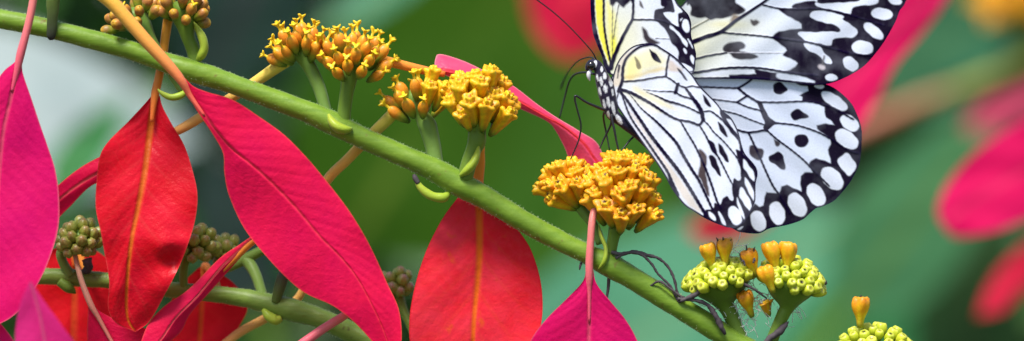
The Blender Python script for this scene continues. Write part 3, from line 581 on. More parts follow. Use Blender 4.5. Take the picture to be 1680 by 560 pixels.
NH_out = [(1004, 150), (1004, 138), (1006, 124), (1012, 105), (1021, 91), (1037, 77), (1056, 71.5), (1074, 72), (1086, 79), (1100, 88), (1113, 98), (1122, 108), (1136, 123), (1146, 138), (1156, 149), (1175, 168), (1186, 182), (1199, 193), (1208, 208), (1213, 222), (1217, 238), (1222, 252), (1234, 266), (1241, 276), (1243, 287), (1240, 300), (1239.5, 315), (1239, 330), (1233, 345), (1225, 358), (1219, 367), (1207, 373.5), (1194, 373.5), (1178, 368), (1158, 359), (1139, 347.5), (1124, 338), (1112, 324), (1101, 308), (1092, 291), (1076, 266), (1056, 238), (1035, 208), (1017, 182), (1007, 164)]
NH = [
 Pg([(1030, 100), (1050, 84), (1072, 80), (1094, 96), (1090, 110), (1060, 118), (1030, 128)], (.82, .79, .55), 8),
 Pg([(1028, 104), (1040, 92), (1050, 104), (1048, 122), (1026, 130)], (.87, .80, .36), 7), Pg([(1098, 98), (1112, 108), (1120, 116), (1098, 117)], (.60, .52, .48), 3),
 Pg([(1024, 126), (1050, 122), (1080, 112), (1092, 114), (1060, 121), (1036, 130)], (.70, .55, .22), 4),
 Pg([(1006, 140), (1008, 122), (1014, 106), (1024, 90), (1042, 78), (1030, 92), (1023, 105), (1019, 120), (1017, 140)], (.74, .66, .56), 2.5),
 Pg([(1030, 180), (1045, 196), (1062, 222), (1082, 250), (1108, 284), (1128, 312), (1150, 348), (1132, 338), (1114, 314), (1092, 274), (1062, 228), (1036, 190)], BEI, 2.0),
 Pg([(1020, 150), (1050, 163), (1085, 185), (1060, 178), (1030, 158)], (.82, .80, .62), 5),
 Pg([(1040, 141), (1075, 158), (1110, 180), (1080, 172), (1045, 155)], (.86, .80, .55), 5),
 # dark margin
 Pg([(1154, 355), (1157, 345), (1166, 344), (1171, 340), (1173, 333), (1181, 336), (1186, 326), (1193, 322), (1198, 328), (1203, 328), (1201, 312), (1204, 293), (1210, 297), (1215, 294), (1215, 280), (1212, 263), (1218, 255), (1230, 264), (1241, 275), (1244, 287), (1240, 329), (1226, 359), (1218, 370), (1205, 376), (1189, 374), (1163, 362)], DKB, .8),
 Pg([(1207, 246), (1213, 247), (1220, 254), (1217, 264), (1210, 259)]), Pg([(1181, 180), (1192, 185), (1201, 193), (1201, 197), (1192, 195), (1198, 205), (1206, 218), (1214, 232), (1206, 226), (1191, 207), (1184, 194)]),
 Pg([(1146, 247), (1151, 246), (1157, 252), (1160, 264), (1158, 284), (1161, 300), (1164, 322), (1158, 316), (1150, 296), (1145, 288), (1149, 268)], (.075, .055, .06), 1.6),
 Pg([(1163, 257), (1170, 255), (1178, 270), (1183, 289), (1177, 285), (1167, 271)]), Pg([(1161, 230), (1169, 233), (1175, 243), (1176, 253), (1169, 250)]),
 Pg([(1041, 94), (1046, 97), (1052, 109), (1049, 114), (1045, 111)], (.22, .19, .10), 1.2), Pg([(1065, 81), (1072, 85), (1078, 90), (1085, 103), (1075, 101), (1069, 93)]),
 Pg([(1110, 111), (1118, 117), (1124, 125), (1128, 133), (1121, 128), (1115, 119)]), Pg([(1153, 155), (1160, 162), (1167, 175), (1161, 175), (1155, 165)]), Pg([(1178, 200), (1187, 208), (1194, 224), (1188, 223), (1180, 211)]), Pg([(1179, 235), (1189, 247), (1196, 265), (1190, 264), (1180, 249)]),
 # white cells in the margin
 Pg([(1220, 261), (1228, 271), (1237, 285), (1237, 298), (1228, 287), (1220, 274)], WHT), Pg([(1222, 291), (1230, 301), (1237, 317), (1237, 330), (1228, 315), (1223, 303)], WHT), Pg([(1216, 307), (1225, 319), (1233, 335), (1231, 347), (1221, 335), (1213, 321)], WHT),
 Pg([(1209.5, 325), (1214, 335), (1221, 353), (1222, 361), (1216, 353), (1210, 337)], WHT), E(1206, 354, 16.5, 10, 68), Pg([(1179, 347), (1186, 356), (1191, 370), (1187, 369), (1181, 358)], WHT), Pg([(1163, 348), (1170, 351), (1174, 358), (1173, 362), (1164, 356)], WHT),
 Pg([(1096, 290), (1104, 300), (1112, 316), (1107, 313), (1099, 302)], BLK), 
 # veins
 L([(1015, 150), (1017, 143), (1021, 133), (1021.5, 118), (1024, 104), (1031, 92), (1045, 80), (1060, 74.5), (1074, 74), (1085, 80), (1099, 89), (1112, 99.5), (1122, 110)], [4.5, 4, 3.2, 3, 3]), L([(1013, 128), (1016, 108)], [1, 3]),
 L([(1021, 134), (1040, 133), (1056, 131), (1075, 127.5), (1093, 125.5)], 2.6), L([(1092.5, 126), (1094, 110), (1097, 94), (1100, 90)], 2.8), L([(1093, 126), (1103, 132), (1112, 139), (1124, 144)], 2.4), L([(1124, 144), (1135, 141.5), (1149, 144)], 2.2),
 L([(1124, 144), (1131, 153), (1136, 161), (1144, 171), (1151, 184), (1153.5, 197)], [2.6, 4.5, 5.5, 5]), L([(1018, 147), (1034, 152), (1050, 160), (1066, 169), (1082, 179.5), (1100, 191), (1114, 197), (1132, 200), (1147, 205), (1153.5, 197)], [4.5, 4, 3.4, 3.2, 3.6]),
 L([(1056, 147), (1080, 150), (1095, 150), (1108, 151)], [1, 2.2]), L([(1108, 152), (1112.5, 138)], [4.5, 4]), L([(1108, 151), (1118, 157.5), (1134, 162)], 2.6), L([(1061, 151), (1078, 158), (1095, 166), (1110, 170), (1130, 177), (1150, 187)], [.8, 2.4, 3.6, 2.4, 2.4]),
 L([(1154, 183), (1164, 182.5), (1170, 185), (1184, 196), (1196, 207), (1206, 219), (1213, 228), (1216, 241), (1218, 254), (1230, 265), (1240, 276)], [2, 2.4, 3, 4.5, 3.6, 3.2]), L([(1153.5, 197), (1163, 206), (1171, 217), (1186, 231), (1200, 247), (1209, 259), (1214, 270)], 2.1),
 L([(1147, 205), (1157, 221), (1164, 235), (1171, 248), (1178.6, 258), (1189, 278), (1198, 296), (1204, 306)], [2.2, 3, 2.4, 1.8]), L([(1116, 198), (1128, 219), (1139, 237), (1146, 251), (1152, 264), (1158, 278), (1164, 294), (1169, 308), (1177, 332), (1183, 342)], [2.4, 2.8, 3.2, 3]),
 L([(1030, 152), (1040, 163), (1050, 176), (1062, 187), (1075, 198), (1093, 216), (1110, 235), (1121, 255), (1136, 280), (1146, 295), (1157, 318), (1169, 344)], [.8, 1.8, 3.4, 4.2, 3.8, 3.2]), L([(1018, 151), (1029, 165), (1043, 186), (1054, 202), (1068, 223), (1089, 250), (1112, 279), (1131, 308), (1158, 353)], [3.4, 4, 4.6, 4.8, 4.2]),
 L([(1018, 150), (1023, 163), (1031, 185), (1041, 203), (1060, 230), (1077, 255), (1094, 280), (1103, 300), (1112, 320)], [2, 2.6, 3, 3.6, 4.4]), L([(1015, 150), (1012, 166), (1018, 186)], [2, 1.4, 1])]
NF_out = [(1000, 122), (987, 91), (978, 70), (973, 55), (970, 32), (968.5, 0), (969, -60), (976, -140), (995, -220), (1020, -255), (1050, -250), (1075, -190), (1096, -100), (1103, -40), (1109, 0), (1121, 15), (1129.6, 25), (1134, 39), (1134, 58), (1139, 76), (1142, 89), (1141, 101), (1139, 116), (1128, 124), (1060, 130)]
NF = [Pg([(977, -60), (990, -60), (989.5, 0), (990.5, 40), (996, 76), (1002, 102), (997, 98), (988, 75), (980, 45), (977, 10)], (.86, .80, .09), 1.2),
 Pg([(994, 0), (1004, 14), (1012, 40), (1008, 84), (1004, 100), (998, 70)], (.84, .80, .30), 5), Pg([(1003, 60), (1010, 64), (1010, 84), (1003, 104)], (.88, .84, .10), 3),
 Pg([(998, -60), (1000, 0), (1003, 9), (1007, 9), (1012, 4), (1017, 9), (1023, 13), (1028, 8), (1034, 2), (1039, 0), (1040, -60)], DKB, 1.6),
 Pg([(1083, -80), (1083, 0), (1089, 12), (1076, 16), (1073, 23), (1074, 33), (1080, 38), (1090, 47), (1097, 59), (1101, 70), (1110, 79), (1113.6, 88), (1112, 97), (1113, 104), (1120, 113), (1138, 119), (1144, 100), (1143, 89), (1140, 77), (1136, 59), (1136, 39), (1131, 25), (1123, 16), (1110, 0), (1104, -60)], DKB, 1.1),
 Pg([(1049, 1), (1053, 5), (1056, 14), (1053, 13), (1049.5, 8)], GRY, 1.4), Pg([(1053, 45), (1059, 48), (1066, 60), (1072, 65), (1082, 70), (1075, 74), (1064, 73), (1057, 64)], (.045, .035, .045), 2),
 Pg([(1101, -8), (1108, 4), (1117, 16), (1119, 20), (1112, 24), (1113, 44), (1103, 38), (1094, 30), (1088.5, 21.5), (1098, 20), (1107, 18)], WHT), E(1125.5, 43, 11, 6, 80), Pg([(1101, 41), (1108, 48), (1121, 62), (1128, 71), (1127, 78), (1121, 71), (1110, 55), (1099, 46)], WHT), E(1124, 84, 5, 2.2, 70), L([(1129, 65), (1137, 79)], 1.6, WHT), E(1136.5, 98, 8, 3.5, 72), Pg([(1113, 104), (1126, 106), (1137, 115), (1128, 117), (1119, 111)], WHT), Pg([(1116, 32), (1120, 30), (1116, 36)], WHT),
 L([(990, -60), (990.5, 0), (991, 40), (996, 75), (1002, 104)], 3), L([(1005, 8), (1004.5, 50), (1005, 92)], .9, GRY), L([(1015, 8), (1010, 36), (1006.5, 64)], 1.2, GRY), L([(1039, -60), (1039, 0), (1037.7, 30), (1029.6, 46), (1017, 71), (1006, 98), (1002, 112)], [3, 3.2, 4.2, 5, 6]),
 L([(1038, 32.5), (1060, 32.5), (1075, 33), (1090, 35.5), (1103, 41), (1116, 48), (1122, 56)], 2.5), L([(1076, 63), (1098, 64)], 1.0, GRY),
 L([(969, -10), (971, 30), (975, 57), (988, 91), (1000, 120)], [9, 9, 9, 6, 4]), L([(1110, -2), (1122, 15), (1131, 26), (1134.5, 40), (1134, 58), (1139, 76), (1142, 90)], 2.4), E(1045, -120, 30, 14, 80, DKB), E(1075, -140, 9, 14, 10), E(1010, -120, 8, 40, 0, DKB)]
FF_out = [(1004, 132), (1030, 98), (1070, 52), (1110, 16), (1124, 3), (1150, -32), (1230, -140), (1330, -200), (1430, -222), (1490, -195), (1512, -130), (1502, -60), (1487, 0), (1476, 18), (1469, 36), (1451, 68), (1433, 92), (1418, 108), (1400, 120.5), (1374, 133), (1354, 138.5), (1334, 139.5), (1311, 137), (1275, 133.5), (1227, 130), (1150, 130), (1080, 134)]
FF = [Pg([(1126, -70), (1126, 2), (1131, 8), (1134, 13), (1133, 24), (1138, 28), (1150, 30), (1158, 29), (1166, 33), (1176, 31), (1186, 31), (1196, 28), (1206, 25), (1214, 24), (1223, 18), (1219, 12), (1212, 8), (1207, 1), (1214, -30), (1200, -80)], (.014, .011, .018), 1.6),
 Pg([(1204, 24), (1214, 27), (1206, 35), (1198, 38), (1200, 30)], (.25, .19, .13), 2.5),
 Pg([(1300, 13), (1305, 6), (1320, 3), (1336, 1), (1340, 8), (1339, 15), (1320, 16)], DKB, 1.2), Pg([(1346, -30), (1346, -1), (1378, 3), (1407, 1), (1414, -4), (1420, -30)], BLK, 1.2),
 ('q', [(1276, 14), (1284, 22), (1296, 29), (1310, 36), (1315, 40), (1315, 47), (1303, 48), (1290, 49.5), (1278, 52), (1271, 56), (1266, 61.5), (1272, 67), (1280, 73), (1288, 79), (1291, 83), (1285, 88), (1284, 91), (1293, 95), (1305, 100), (1308, 104), (1304, 110), (1296, 115), (1288, 117), (1276, 120), (1236, 113), (1240, 121), (1224, 122), (1196, 123), (1196, 129), (1275, 134), (1334, 141), (1356, 140), (1402, 122), (1435, 94), (1455, 68), (1490, 0), (1505, -60), (1515, -130), (1490, -160), (1440, -60), (1345, -30), (1339, 14)], DKB, 1.3),
 Pg([(1338, 5), (1352, 6), (1378, 4.5), (1407, 2.5), (1416, -4), (1439, -4), (1438, 7), (1414, 9), (1399, 13), (1395, 23), (1378, 19), (1364, 15.5), (1343, 11.5)], WHT),
 Pg([(1329, 24), (1336, 18.5), (1348, 17), (1364, 20), (1384, 27), (1382.5, 32), (1393, 39), (1405, 48), (1406.5, 55), (1400, 61.5), (1387, 61.5), (1375, 62.5), (1366, 66), (1363, 75), (1343, 71), (1325, 68), (1314, 61), (1309, 55), (1316, 52.5), (1336, 53), (1361, 52), (1376, 52.5), (1378, 48), (1370, 41), (1352, 37), (1332, 30)], WHT),
 Pg([(1319, 71), (1332, 71), (1346, 77), (1352, 87), (1364, 98), (1364, 105), (1354, 103), (1343, 91), (1325, 82)], WHT), E(1348, 110, 6, 4, 20, (.55, .5, .55), 2), L([(1352, 92), (1350, 105)], 2, GRY, 1.5),
 E(1447, 23, 18, 9.5, 8), E(1433, 51, 19.5, 8.5, 38), E(1415, 78.5, 18, 11.5, 8), E(1395.5, 105, 14.5, 10, 42), E(1364, 127.5, 10, 6, 4), E(1468, 1, 12, 6.5, 18), E(1480, -50, 12, 17, 20), E(1470, -110, 14, 14, 0), E(1400, -60, 26, 9, -20), E(1360, -110, 30, 10, -25),
 Pg([(1275, 121), (1290, 119.5), (1310, 124), (1335, 133), (1330, 136), (1300, 133), (1277, 129)], BLW, 1.5), Pg([(1150, 121), (1190, 115), (1232, 114), (1234, 119), (1200, 121), (1160, 126)], (.72, .76, .86), 1.2),
 Pg([(1186, 79), (1192, 72), (1203, 69), (1217, 69), (1222.5, 74), (1221, 80), (1214, 83.5), (1230, 87), (1244, 93), (1236, 97), (1220, 98), (1205, 96), (1198, 89), (1188, 85)], (.028, .024, .03), 1.6),
 Pg([(1231, 32.5), (1236, 33.5), (1241, 32.5), (1246, 37), (1238, 43), (1233.5, 40)], GRY, 1.6),
 L([(1130, 50), (1162, 32)], 1.6, (.15, .14, .08)), L([(1130, 72), (1156, 61.5), (1180, 54), (1192, 46), (1210, 32), (1237, 14.5), (1262, -3), (1330, -60), (1400, -110)], [6, 5, 4.2, 3.4, 3]), L([(1180, 53), (1200, 55), (1240, 58.5), (1266, 61.5), (1300, 66), (1325, 69.5), (1355, 77), (1396, 88), (1430, 92)], 2.5), L([(1251, 8), (1278, 14), (1310, 15), (1339, 14.5), (1364, 18), (1389, 23.5), (1414, 31), (1450, 42)], 2.2),
 L([(1130, 100), (1144, 96), (1165, 91), (1192, 87)], [3, 2.4]), L([(1195, 86.5), (1240, 87), (1284, 87)], .8, (.5, .48, .55)), L([(1128, 121), (1150, 118), (1186, 112.5), (1221, 111), (1250, 112.5), (1279, 117), (1305, 121), (1340, 124)], [3.6, 3, 3]), L([(1130, 129), (1227, 128.5), (1275, 132), (1311, 136), (1340, 139)], 3), L([(1330, -60), (1430, -120)], 2)]
FH_out = [(1004, 132), (1080, 131), (1150, 126), (1227, 124), (1280, 130), (1330, 134), (1355, 138.5), (1375, 149), (1396, 169), (1406, 188), (1412, 205), (1414, 220), (1413.5, 235), (1412.5, 252), (1410, 268), (1405, 281), (1395, 299), (1382, 315.5), (1368, 330), (1350, 339), (1339, 342), (1328, 351), (1316, 361), (1291, 369.5), (1263, 375), (1249, 382), (1238, 383.5), (1221, 382), (1205, 377), (1170, 350), (1100, 260), (1040, 190)]
FH = [('q', [(1304, 130), (1307, 138), (1312, 140), (1325, 142), (1326, 149), (1318, 152.5), (1311, 157), (1316, 160), (1316, 166), (1337, 168), (1353, 176), (1352, 184), (1355, 192.5), (1364, 199.5), (1369, 205.5), (1355, 203), (1339, 205.5), (1341, 212), (1348, 218), (1362.5, 228), (1362.5, 237), (1358, 246), (1361, 257), (1363, 268), (1353, 264), (1339, 260), (1330, 264), (1326.5, 270), (1333, 283), (1320, 283), (1314, 288.5), (1313, 299), (1314.5, 314), (1303.5, 309.5), (1291, 303), (1282, 306), (1278, 317.5), (1268, 317), (1257, 315), (1253.5, 326), (1252.5, 337), (1246, 339), (1238, 334), (1225, 355), (1195, 372), (1210, 390), (1250, 392), (1320, 372), (1380, 330), (1425, 260), (1420, 190), (1380, 140), (1340, 126)], DKB, 1.1),
 E(1344, 142, 8, 3.6, 6), E(1369, 166, 25, 9.5, 33), E(1394, 202, 17.5, 11, 36), E(1389, 228.5, 21.5, 13, 36), Pg([(1374, 266), (1380, 257), (1389, 251), (1398, 260), (1404.5, 271), (1403.5, 277), (1394.5, 288), (1386, 283)], WHT), E(1365, 293, 22, 14.5, 48), E(1339, 320, 20.5, 13, 60), E(1308, 336, 21, 13.5, 62), E(1275, 350, 19.5, 12.5, 74), E(1244, 363, 17.5, 12, 72), Pg([(1208, 377), (1219, 371.5), (1214, 377)], WHT, .7),
 Pg([(1268, 142), (1271, 137), (1278, 134), (1285, 138), (1292, 147), (1287, 152), (1279, 155.5), (1270, 151)]), Pg([(1296.5, 188), (1302, 181), (1309, 179), (1318, 184), (1327, 192), (1315, 195.5), (1305, 198), (1299, 194)]), E(1315, 231, 12, 11, 10, DKB), Pg([(1261, 257), (1270, 253), (1277, 248.5), (1284, 255), (1289, 276), (1282, 278.5), (1273, 271), (1264, 266)]), Pg([(1230, 240), (1236, 238), (1243, 243), (1250, 244), (1253, 250), (1251, 258), (1245, 263.5), (1236, 260), (1229, 250)], (.05, .04, .055), 1.4), Pg([(1270, 229), (1280, 235), (1277, 240), (1272, 238.5)], (.06, .05, .06), 1.2),
 Pg([(1242, 166), (1250, 169), (1256, 182), (1264, 194), (1275, 201.5), (1270, 206), (1262, 212), (1256, 215), (1252, 210), (1254, 200), (1249, 188)]),
 L([(1120, 142), (1150, 142.7), (1180, 144), (1211, 145)], 2.5), L([(1211, 145), (1227, 135), (1234, 129)], 3), L([(1211, 145), (1225, 156.5), (1243, 167.5)], 3.2), L([(1225, 157.5), (1209, 168)], 3), L([(1170, 163), (1190, 165.5), (1209, 168)], 2), L([(1209, 168), (1227, 176), (1250, 182)], 2.4), L([(1243, 167.5), (1275, 168), (1316, 166.5), (1337, 168.5), (1364, 176), (1384, 187), (1400, 196)], 2.5),
 L([(1186, 182), (1209, 187.5), (1230, 196), (1254, 205)], 2), L([(1205, 212), (1227, 217.5), (1250, 214.5), (1258, 214)], 3), L([(1273, 202), (1302, 205), (1321, 209.5), (1343, 217.5), (1362.5, 228), (1390, 246), (1408, 252)], 2.5), L([(1258, 214), (1275, 229), (1298, 246), (1318, 262.5), (1332, 277), (1360, 305)], 2.5), L([(1228, 218), (1236, 235), (1246, 257), (1256, 280), (1268, 305), (1279, 321), (1295, 350)], 2.8)]
sm = lambda a: np.clip(a, 0, 1)
def d_nh(x, y): t = x-1005; return -.31*t-5*np.sin(np.clip(t/230, 0, 1)*math.pi)+.9*np.sin(t*.11+y*.05)*sm(t/60)-.02*(y-150)
def d_nf(x, y): t = x-1005; return -.27*t+6*sm(t/40)+.7*np.sin(t*.13-y*.04)+.04*np.abs(y-100)*0
def d_ff(x, y): t = x-1005; return .17*t+5*np.sin(np.clip(t/420, 0, 1)*math.pi)+1.0*np.sin(t*.07+y*.09)*sm(t/80)
def d_fh(x, y): t = x-1005; return .17*t+8*sm(t/60)+5*np.sin(np.clip(t/420, 0, 1)*math.pi)+1.2*np.sin(t*.06-y*.08)*sm(t/80)+.03*np.maximum(0, y-150)
wing('hindwing', FH_out, FH, d_fh, field([(1150, 190, 60, 60, (.85, .85, .88), .5)], np.array((.71, .78, .97))), M_wing)
wing('forewing', FF_out, FF, d_ff, field([(1120, 80, 75, 60, PAL, .95), (1200, 45, 60, 22, (.84, .83, .62), .6), (1190, 40, 30, 6, (.80, .72, .30), .5)], np.array((.74, .80, .95))), M_wing)
wing('forewing', NF_out, NF, d_nf, field([(1005, 80, 26, 60, (.84, .81, .30), .7), (1030, 60, 30, 50, (.83, .81, .60), .8)], WHT*.96), M_wing)
wing('hindwing', NH_out, NH, d_nh, field([(1020, 120, 30, 20, (.83, .80, .56), .6)], WHT*.94), M_wing)
# body: one continuous mesh, black with white spots
SP = [(962, 116, 0, 2), (966, 110, 0, 6.5), (972, 106, 0, 9), (979, 108, 0, 9), (984, 116, 0, 9.5), (988, 128, 0, 12), (993, 142, 1, 14), (997, 158, 1, 14), (1001, 174, 2, 13), (1006, 188, 3, 11), (1020, 200, 4, 8.5), (1048, 222, 5, 8), (1078, 252, 4, 7.5), (1106, 284, 2, 6.5), (1126, 308, 0, 4.5), (1136, 320, -1, 1)]
Q = cr(SP, 8); Vb, Fb = tube_geo(WN(Q[:, 0], Q[:, 1], Q[:, 2]), np.maximum(Q[:, 3], .5)*S, 40, rough=.03, seed=2)
pxb = Vb[:, 0]/S+840; pyb = 280-(Vb[:, 2]-H)/S; Cb = np.tile(BLK*1.2, (len(Vb), 1))
for (x, y, rx, ry, an) in [(976, 106, 3.2, 7, 12), (969, 124, 4, 7, -10), (987, 114, 2.4, 5, 0), (986, 134, 2.8, 8, -8), (992, 125, 3, 6, 0), (993, 146, 3.4, 7, -10), (984, 150, 2.2, 7, -14), (1002, 134, 3.4, 9, -6), (998, 168, 3, 9, -12), (991, 172, 2, 9, -12), (1005, 152, 2.2, 6, -6), (1006, 178, 3, 12, -10), (998, 188, 2.4, 6, -14), (1015, 196, 4, 9, -30), (980, 128, 2, 6, -14)]:
    ca, sa = math.cos(math.radians(an)), math.sin(math.radians(an)); dx, dy = pxb-x, pyb-y; e = ((dx*ca+dy*sa)/rx)**2+((-dx*sa+dy*ca)/ry)**2
    f = np.clip((1.15-e)/.4, 0, 1)[:, None]; Cb = Cb*(1-f)+np.array((.72, .74, .80))*f
brn = np.clip(1-((pxb-1001)/6)**2-((pyb-128)/9)**2, 0, 1)[:, None]*.8; Cb = Cb*(1-brn)+np.array((.06, .035, .03))*brn
mesh_obj('body', Vb-np.asarray(base_of(bf)), Fb, attr_mat('butterfly_body', .6, 0, .3, 2500, .35, 0, .2, .0004), bf, {'col': Cb})
M_blk = NT('chitin_black').surf((.012, .010, .014), .35, .5)
M_eye = NT('compound_eye').surf((.010, .008, .012), .12, .6)
tube('eye', [(967, 100, -7, 1), (968, 103, -7, 5.5), (970, 108, -7, 7.5), (971.5, 113, -7, 5.5), (972, 116, -7, 1)], M_eye, bf, 16, 6)
tube('palp', [(969, 116, -4, 2.5), (966, 121, -6, 3.6), (966, 127, -6, 3), (968, 133, -5, .8)], NT('palp_white').surf((.62, .60, .66), .6, .3), bf, 10, 6)
tube('antenna', [(978, 98, -2, 1.4), (972, 86, -6, 1.1), (955, 66, -12, 1.0), (930, 40, -18, 1.0), (905, 18, -24, 1.05), (878, -2, -30, 1.1), (840, -28, -36, 1.3), (800, -52, -42, 1.9), (784, -60, -44, 2.4), (776, -63, -45, .6)], M_blk, bf, 8, 8)
tube('antenna', [(976, 98, 4, 1.4), (968, 94, 30, 1.1), (952, 98, 90, 1.1), (940, 108, 160, 1.1), (930, 122, 230, 1.2), (922, 140, 300, 2), (920, 148, 320, .6)], M_blk, bf, 8, 8)
for p in ([(993, 181, -10, 2.6), (980, 176, -16, 2.4), (962, 168, -22, 2.0), (946, 158, -26, 1.8), (943, 162, -26, 1.7), (947, 180, -24, 1.5), (953, 205, -20, 1.4), (950, 228, -16, 1.3), (943, 246, -14, 1.2), (936, 262, -12, .9)],
          [(1004, 188, -8, 2.6), (1004, 196, -10, 2.2), (1008, 214, -12, 1.9), (1011, 230, -12, 1.7), (1014, 244, -12, 1.5), (1016, 256, -10, 1.0)],
          [(1003, 190, 4, 2.4), (1003, 202, 8, 2.0), (998, 214, 12, 1.7), (990, 230, 14, 1.5), (984, 244, 12, 1.1)],
          [(1010, 196, 8, 2.4), (1030, 212, 14, 2.0), (1040, 222, 16, 1.8), (1032, 232, 14, 1.6), (1018, 250, 8, 1.1)],
          [(976, 122, 12, 2.0), (960, 119, 50, 1.8), (944, 122, 90, 1.7), (934, 134, 110, 1.6), (927, 158, 120, 1.5), (918, 194, 120, 1.2)],
          [(996, 178, 12, 2.4), (990, 190, 30, 1.8), (994, 215, 40, 1.6), (1000, 246, 34, 1.0)]):
    tube('leg', p, M_blk, bf, 8, 8)

# =================================================================== BLURRED PLANTS BEHIND
def bgbranch(label, loc, group=None): return thing('flowering_branch', loc, label, 'flowering branch', group)
BM = leaf_mat('far_bract_magenta', (.80, .004, .110), (.84, .010, .130), (.80, .04, .14), None, .15, None, .4, .3, .4, 40)
BP = leaf_mat('far_bract_pink', (.78, .06, .16), (.80, .09, .20), (.76, .10, .16), None, .15, None, .45, .3, .4, 40)
BR = leaf_mat('far_bract_red', (.62, .006, .045), (.68, .010, .060), (.80, .06, .05), None, .2, None, .45, .3, .4, 40)
def mid3(Lp, Rp): return [((a[0]+b[0])/2, (a[1]+b[1])/2, 0) for a, b in zip(Lp, Rp)]
def bleaf(name, Lp, Rp, mat, d, parent=None, fold=-.1, roll=0, und=5, **k):
    Lp = [(x, y, 0) for x, y in Lp]; Rp = [(x, y, 0) for x, y in Rp]
    return leaf(name, Lp, mid3(Lp, Rp), Rp, mat, d, parent, fold, roll, und, nu=60, nv=28, **k)
DB = 8500
far = bgbranch('blurred branch at the right edge with magenta bracts and a yellow cluster', W(1800, 60, DB))
tube('stem', [(1830, 30, DB, 30), (1760, 65, DB, 28), (1690, 98, DB, 14), (1620, 128, DB, 13), (1560, 150, DB, 12)], u_mat('far_stem', (.24, .30, .05), (.26, .26, .05), .5), far, 16, 6)
tube('petiole', [(1590, 140, DB, 12), (1545, 155, DB, 12), (1500, 172, DB, 13), (1450, 195, DB, 14), (1400, 215, DB, 13), (1340, 240, DB, 12)], u_mat('far_petiole', (.30, .24, .07), (.66, .14, .14), .5), far, 16, 6)
bleaf('bract', [(1560, -60), (1510, -30), (1462, 10), (1400, 70), (1330, 140), (1300, 230), (1310, 290)], [(1566, -56), (1552, 0), (1512, 55), (1470, 105), (1440, 160), (1400, 220), (1310, 290)], BM, [2600, 2600, 2600], far, .05, 0, 4, seed=21)
bleaf('bract', [(1760, 110), (1680, 142), (1630, 162), (1600, 185), (1580, 212)], [(1765, 160), (1700, 180), (1650, 205), (1615, 216), (1580, 212)], BP, [DB]*3, far, .05, 0, 5, seed=22)
bleaf('bract', [(1800, 130), (1740, 170), (1670, 205), (1600, 250), (1556, 300), (1538, 345), (1548, 372)], [(1810, 240), (1760, 310), (1700, 352), (1650, 374), (1600, 386), (1565, 388), (1548, 372)], BM, [2700]*3, far, .05, 0, 5, seed=23)
bleaf('bract', [(1780, 330), (1700, 385), (1650, 430), (1620, 470), (1602, 520)], [(1790, 400), (1720, 440), (1680, 475), (1645, 510), (1602, 520)], BR, [4200]*3, far, .05, 0, 5, seed=24)
cluster(far, [(1720, 95, DB, 14), (1690, 60, DB, 14), (1672, 40, DB, 16)], (1662, 8, DB), DB, 62, 52, 16, lambda i, v: ('floret', R_(OPEND), 37, 1.6), 100, 15, None, .5)
farred = bleaf('bract_leaf', [(955, -150), (890, -110), (864, -40), (866, 20), (886, 62), (912, 90), (935, 100)], [(960, -150), (1000, -110), (1020, -40), (1010, 30), (985, 75), (962, 94), (935, 100)], BR, [6500]*3, None, .05, 0, 8, seed=25)
tag(farred, 'blurred red bract in the distance behind the butterfly\'s antenna', 'bract leaf')
farred2 = bleaf('bract_leaf', [(1290, 300), (1230, 330), (1180, 352), (1140, 362), (1128, 380)], [(1300, 330), (1250, 370), (1210, 394), (1160, 400), (1128, 380)], BR, [5200]*3, None, .05, 0, 8, seed=26)
tag(farred2, 'small blurred red bract below the butterfly\'s lower wing edge', 'bract leaf')

def green_mat(name, a, b, rib, rough=.5, spec=.2, trans=.25): return leaf_mat(name, a, b, rib, None, .3, None, rough, trans, spec, 14, bumpd=.002)
GT = green_mat('broad_leaf_teal', (.085, .30, .17), (.14, .39, .24), (.30, .45, .20))
GG = green_mat('broad_leaf_green', (.04, .22, .08), (.07, .29, .11), (.14, .28, .06))
GO = green_mat('broad_leaf_olive', (.026, .085, .004), (.04, .115, .006), (.16, .24, .03))
GO2 = green_mat('broad_leaf_moss', (.035, .11, .010), (.05, .14, .014), (.10, .2, .03))
GO3 = green_mat('broad_leaf_fern', (.05, .18, .075), (.08, .23, .10), (.12, .22, .05))
GSHADE = green_mat('shade_gap_dark', (.020, .055, .018), (.03, .075, .025), (.05, .08, .03))  # near-black leaf colour stands in for deep shade between plants
GB = green_mat('broad_leaf_silver', (.40, .50, .51), (.58, .67, .67), (.55, .60, .58), .5, .4)
GK = green_mat('broad_leaf_bluegreen', (.025, .12, .06), (.05, .17, .085), (.10, .22, .09))
GSHADE_B = green_mat('shade_gap_bluegreen', (.014, .036, .030), (.024, .052, .040), (.05, .04, .05))  # dark blue-green that paints the shade inside foliage gaps
def broad(label, base, tip, width, mat, d, fold=-.15, roll=0.0, bend=0.0, seed=0, stalk=True):
    bx, by = base; tx, ty = tip; l = math.hypot(tx-bx, ty-by); ux, uy = (tx-bx)/l, (ty-by)/l; nx, ny = -uy, ux
    Lp, Rp, Mp = [], [], []
    for t in np.linspace(0, 1, 9):
        w = width*math.sin(math.pi*t**.75)**.8*.5+(1 if 0 < t < 1 else 0); c = bend*math.sin(math.pi*t)
        px, py = bx+ux*l*t+nx*c, by+uy*l*t+ny*c; Mp.append((px, py, 0)); Lp.append((px+nx*w, py+ny*w, 0)); Rp.append((px-nx*w, py-ny*w, 0))
    o = leaf('broad_leaf', Lp, Mp, Rp, mat, [d, d, d], None, fold, roll, 10, 10, 7, nu=60, nv=30, seed=seed, bulge=6)
    tag(o, label, 'leaf', 'broad green leaves out of focus')
    tube('petiole', [(bx-ux*140, by-uy*140, d+30, 12), (bx-ux*60, by-uy*60, d+10, 12), (bx, by, d, 11), (bx+ux*l*.08, by+uy*l*.08, d, 6)], M_ped, o, 10, 5)
    return o
